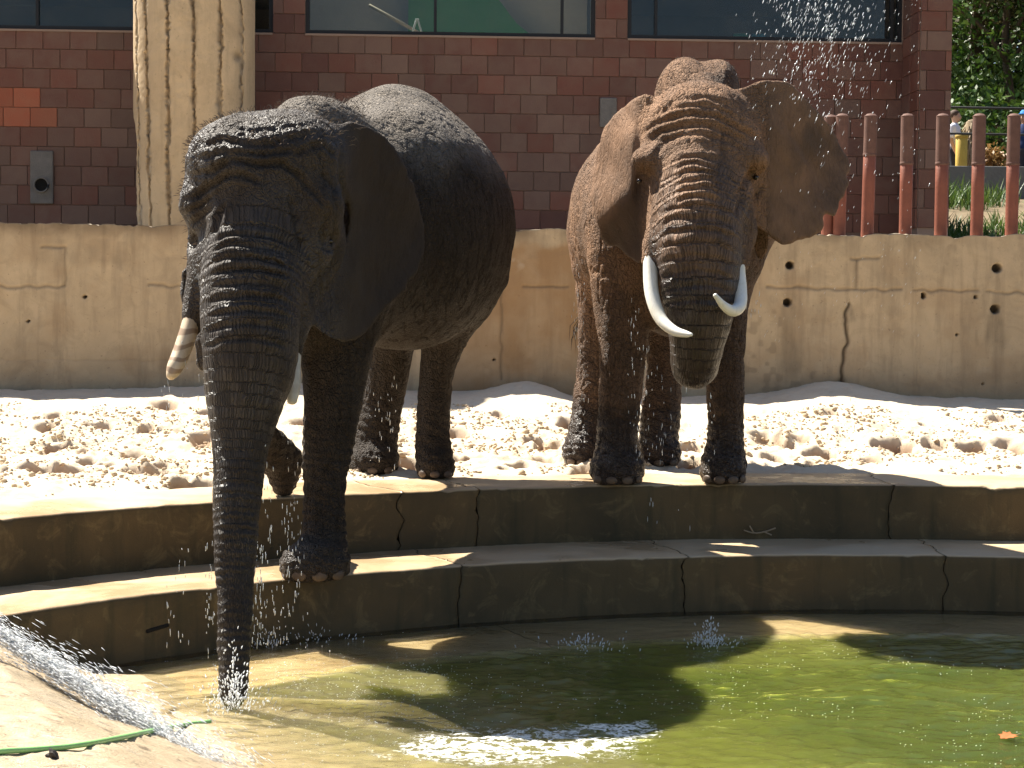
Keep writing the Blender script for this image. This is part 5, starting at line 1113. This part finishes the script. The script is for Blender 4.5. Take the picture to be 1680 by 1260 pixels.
def leaves(g, cen, sig, n, size, droop=.2):
    c = cen + g.normal(0, 1, (n, 3)) * sig; a = g.normal(0, 1, (n, 3)); a[:, 2] -= droop; a /= np.linalg.norm(a, axis=1)[:, None]; b = np.cross(a, g.normal(0, 1, (n, 3))); b /= np.linalg.norm(b, axis=1)[:, None]
    s = size * g.uniform(.6, 1.3, (n, 1)); return np.stack([c - a * s, c + b * s * .42, c + a * s, c - b * s * .42], 1)
def tree(name, base, h, rad, nl, size, mat, label, seed, lowf=.25, clump=.34):
    g = np.random.default_rng(seed); root = empty(name, tuple(base), label, 'tree', 'trees behind the visitors walk'); vs = []
    tr = link('trunk', tube('trunk', spline(np.array([[0, 0, -.3], [.1, 0, h * .3], [-.05, .1, h * .6], [.1, 0, h * .9]], float), 12), np.linspace(.2, .05, 12) * h / 9, 10), MBARK, root)
    ncl = 46
    for i in range(ncl):
        t_ = g.uniform(lowf, 1.0); rr_ = rad * (1 - ((t_ - lowf - .25 * (1 - lowf)) / (1 - lowf)) ** 2 * 1.1) ; rr_ = max(rr_, .25 * rad); a_ = g.uniform(0, 6.28); q_ = rr_ * math.sqrt(g.uniform(.15, 1))
        c_ = np.array([q_ * math.cos(a_), q_ * math.sin(a_), h * t_]); vs.append(leaves(g, c_, np.array([clump, clump, clump * .6]) * rad * .8, nl // ncl, size))
        if i % 5 == 0: link('limb', tube('limb', spline(np.array([[0, 0, h * t_ * .75], c_ * [.5, .5, .92], c_]), 6), np.linspace(.07, .02, 6) * h / 9, 6), MBARK, tr)
    v_ = np.concatenate(vs).reshape(-1, 3); link('crown', mesh_np('crown', v_, np.arange(len(v_)).reshape(-1, 4), False), mat, root)
def tb(px_, Y): p = P(px_, 300, Y); return (p[0], Y, 3.2)
tree('broadleaf_tree', tb(1650, 39.5), 6.6, 1.9, 9000, .10, LEAF[0], 'bright green broadleaf tree just behind the visitors', 1, .28)
tree('conifer_tree', tb(1590, 41), 10.5, 2.3, 11000, .085, LEAF[1], 'olive needled tree rising beside the corner of the tiled building', 2, .42, .26)
tree('conifer_tree', tb(1705, 43), 11, 2.6, 9000, .09, LEAF[1], 'olive needled tree taller than the broadleaf tree in front', 3, .4, .26)
for i, (a_, Y, h_) in enumerate(((1550, 46, 9), (1640, 47, 10), (1730, 46, 9.5), (1830, 45, 9), (1480, 48, 9))): tree('dark_tree', tb(a_, Y), h_, 2.8, 8000, .15, LEAF[2], 'tree with shade-dark leaf colour in the mass behind the visitors walk', 10 + i, .02, .36)
def shrub(base, h, rad, n, size, mat, name, label, seed):
    g = np.random.default_rng(seed); root = empty(name, tuple(base), label, 'shrub', 'shrubs along the visitors walk'); vs = []
    for i in range(12):
        a_ = g.uniform(0, 6.28); c_ = np.array([rad * .7 * math.cos(a_) * g.random(), rad * .7 * math.sin(a_) * g.random(), h * g.uniform(.25, .9)]); vs.append(leaves(g, c_, np.array([.3, .3, .22]) * rad, n // 12, size))
        if i % 3 == 0: link('stem', tube('stem', [[0, 0, -.1], c_ * .5 + [0, 0, .1], c_], [.03, .02, .01], 6), MBARK, root)
    v_ = np.concatenate(vs).reshape(-1, 3); link('foliage', mesh_np('foliage', v_, np.arange(len(v_)).reshape(-1, 4), False), mat, root)
shrub((*P(1575, 300, 38)[:2], 3.4), 2.0, 1.0, 2200, .08, LEAF[0], 'leafy_shrub', 'bright leafy shrub above the white shirted visitor', 31)
shrub((*P(1632, 300, 35.4)[:2], 3.35), 1.05, .45, 1400, .06, leaf_mat('dry_leaves', (.32, .16, .05), (.40, .26, .10)), 'dry_shrub', 'dry orange shrub between the posts behind the parapet', 32)
shrub((*P(1690, 300, 37)[:2], 3.4), 1.9, .9, 2200, .08, LEAF[0], 'leafy_shrub', 'bright leafy shrub behind the blue capped visitor', 33)
# shaggy trunk
g = np.random.default_rng(41); pb = P(1594, 300, 35.2); pt_ = P(1592, 200, 35.2); hh = pt_[2] - 3.3
st_ = empty('shaggy_trunk', (pb[0], 35.2, 3.3), 'shaggy tan trunk beside the yellow post', 'trunk'); link('core', tube('core', [[0, 0, 0], [.02, 0, hh * .5], [0, 0, hh]], [.19, .16, .12], 14), simple('tan_bark', (.34, .26, .17), .95, .4, 12, .03), st_)
vs = []
for i in range(500):
    a_ = g.uniform(0, 6.28); z_ = hh * g.uniform(.02, 1.0); o_ = np.array([math.cos(a_), math.sin(a_), 0]); b0 = o_ * .15 + [0, 0, z_]; t1 = b0 + o_ * g.uniform(.04, .12) + [0, 0, -g.uniform(.08, .22)]; w_ = np.array([-o_[1], o_[0], 0]) * .014; vs.append([b0 - w_, b0 + w_, t1 + w_ * .4, t1 - w_ * .4])
v_ = np.array(vs).reshape(-1, 3); link('bark_fibres', mesh_np('bark_fibres', v_, np.arange(len(v_)).reshape(-1, 4), False), simple('tan_fibre', (.42, .33, .22), .9), st_)
# grass on the bank
n = 16000; g = np.random.default_rng(51); X_ = g.uniform(4.6, 9.0, n); Y_ = 17.95 + 15 * g.random(n) ** 1.7; k = (Y_ > 21) | (X_ > 5.1); X_, Y_ = X_[k], Y_[k]; k = noise(np.c_[X_, Y_] * 1.1, 52) > -.25; X_, Y_ = X_[k], Y_[k]; n = len(X_)
Z_ = np.where(Y_ < 20.8, 1.5 + .05 * (Y_ - 17.9) / 2.9, 1.55 + 1.7 * (Y_ - 20.8) / 12.6); b0 = np.c_[X_, Y_, Z_ - .02]; hgt = g.uniform(.18, .55, (n, 1)) * (.7 + .5 * (noise(np.c_[X_, Y_] * .8, 53) > .1)[:, None]); le = g.normal(0, .35, (n, 2)); up = np.c_[le * hgt, hgt]
sd = np.c_[-le[:, 1], le[:, 0], le[:, 0] * 0]; sd = sd / (np.linalg.norm(sd, axis=1)[:, None] + 1e-6) * .011
V = np.stack([b0 - sd, b0 + sd, b0 + up * .55 + sd * .8, b0 + up * .55 - sd * .8, b0 + up * [1.25, 1.25, .92]], 1); o_ = (np.arange(n) * 5)[:, None]
o = link('bank_grass', mesh_np('bank_grass', V.reshape(-1, 3), [np.array([[0, 1, 2, 3]]) + o_, np.array([[3, 2, 4]]) + o_], False), leaf_mat('grass', (.05, .11, .016), (.12, .18, .035))); o['kind'] = 'stuff'; o['label'] = 'long green grass on the bank behind the posts'; o['category'] = 'grass'

# ------------------------------------------------------------------ visitors
def person(base, h, face, label, shirt, trousers, hairc, cap=None, bend=0.0):
    k = h / 1.75; root = empty('person', tuple(base), label, 'person', 'visitors behind the parapet', rz=face)      # faces local -y
    def field(): return Field((-.42, -.40, -.03), (.42, .40, 1.85), .013)
    def done(F, name, mat):
        v, f = F.mesh(); v = smooth_mesh(v, f, 2); return link(name, mesh_np(name, v * k, f, True), mat, root)
    F = field()
    F.ell((0, -.01, 1.62), (.075, .095, .115), .03); F.ell((0, -.075, 1.575), (.05, .05, .055), .03); F.ell((0, -.112, 1.60), (.014, .022, .026), .015)
    for s in (-1, 1): F.ell((s * .078, .0, 1.61), (.012, .022, .032), .01); F.ell((s * .032, -.098, 1.635), (.016, .014, .010), .012, cut=True)
    F.ell((0, -.108, 1.552), (.028, .012, .006), .01, cut=True)
    F.chain([(0, .01, 1.40, .06), (0, 0, 1.52, .053)], .04); F.ell((0, 0, 1.24), (.165, .10, .22), .06); F.ell((0, 0, .98), (.15, .10, .13), .06)
    arms = []
    for s in (-1, 1):
        a = [(s * .17, 0, 1.38, .055), (s * .215, .02, 1.12, .042), (s * .22, -.07, .90, .033), (s * .215, -.10, .84, .028)]; arms.append(a); F.chain(a, .04); F.ell((s * .212, -.115, .80), (.022, .034, .045), .02)
        for j in range(4): F.chain([(s * .213, -.14 + .018 * j, .77, .0095), (s * .208, -.142 + .018 * j, .735, .009), (s * .198, -.138 + .018 * j, .71 + .004 * abs(j - 1), .008)], .006)
        F.chain([(s * .205, -.145, .80, .010), (s * .195, -.158, .77, .009)], .006)
        F.chain([(s * .085, 0, .93, .09), (s * .09, -.01 + s * .03, .50, .058), (s * .09, .02 + s * .06, .09, .042)], .04); F.chain([(s * .09, .03 + s * .06, .04, .04), (s * .10, -.12 + s * .06, .03, .035)], .03)
    sl, (x, y, z) = F.sub((-9, -9, -9), (9, 9, 9)); F.f[sl] = np.maximum(F.f[sl], .002 - z)
    done(F, 'body', simple('skin', (.48, .29, .20), .55, .1))
    F = field(); F.ell((0, 0, 1.24), (.182, .115, .235), .06); F.ell((0, 0, 1.03), (.172, .118, .14), .06); F.chain([(0, .01, 1.40, .075), (0, .005, 1.44, .068)], .05)
    for a in arms: F.chain([(a[0][0], 0, 1.385, .072), (a[0][0] * .4 + a[1][0] * .6, .012, 1.20, .062)], .05)
    done(F, 'shirt', simple('shirt_cloth', shirt, .85, .1)); F = field(); F.ell((0, 0, .96), (.168, .116, .12), .05)
    for s in (-1, 1): F.chain([(s * .085, 0, .92, .10), (s * .09, -.01 + s * .03, .50, .074), (s * .09, .02 + s * .06, .12, .062)], .04)
    done(F, 'trousers', simple('trouser_cloth', trousers, .85, .15)); F = field(); F.ell((0, .012, 1.655), (.088, .105, .10), .02); F.ell((0, -.10, 1.59), (.07, .055, .085), .02, cut=True); F.ell((0, 0, 1.50), (.12, .12, .085), .02, cut=True)
    done(F, 'hair', simple('hair_strands', hairc, .6, .3, 60, .004))
    if cap is not None:
        F = field(); F.ell((0, .005, 1.685), (.096, .115, .085), .02); F.ell((0, 0, 1.58), (.2, .2, .085), .01, cut=True); F.ell((0, -.13, 1.668), (.075, .085, .012), .015); done(F, 'cap', simple('cap_cloth', cap, .8, .1))
p1 = P(1565, 300, 35.0); t1 = P(1565, 180, 35.0); person((p1[0], 35.0, 3.36), t1[2] - 3.36, math.radians(62), 'visitor in white T-shirt and dark trousers standing beside the building corner', (.66, .66, .74), (.03, .03, .04), (.09, .05, .03))
p2 = P(1679, 300, 35.3); t2 = P(1679, 181, 35.3); person((p2[0], 35.3, 3.36), t2[2] - 3.36, math.radians(-40), 'visitor in bright blue cap and navy shirt behind the posts', (.02, .04, .12), (.05, .05, .07), (.06, .04, .03), (.05, .25, .65))
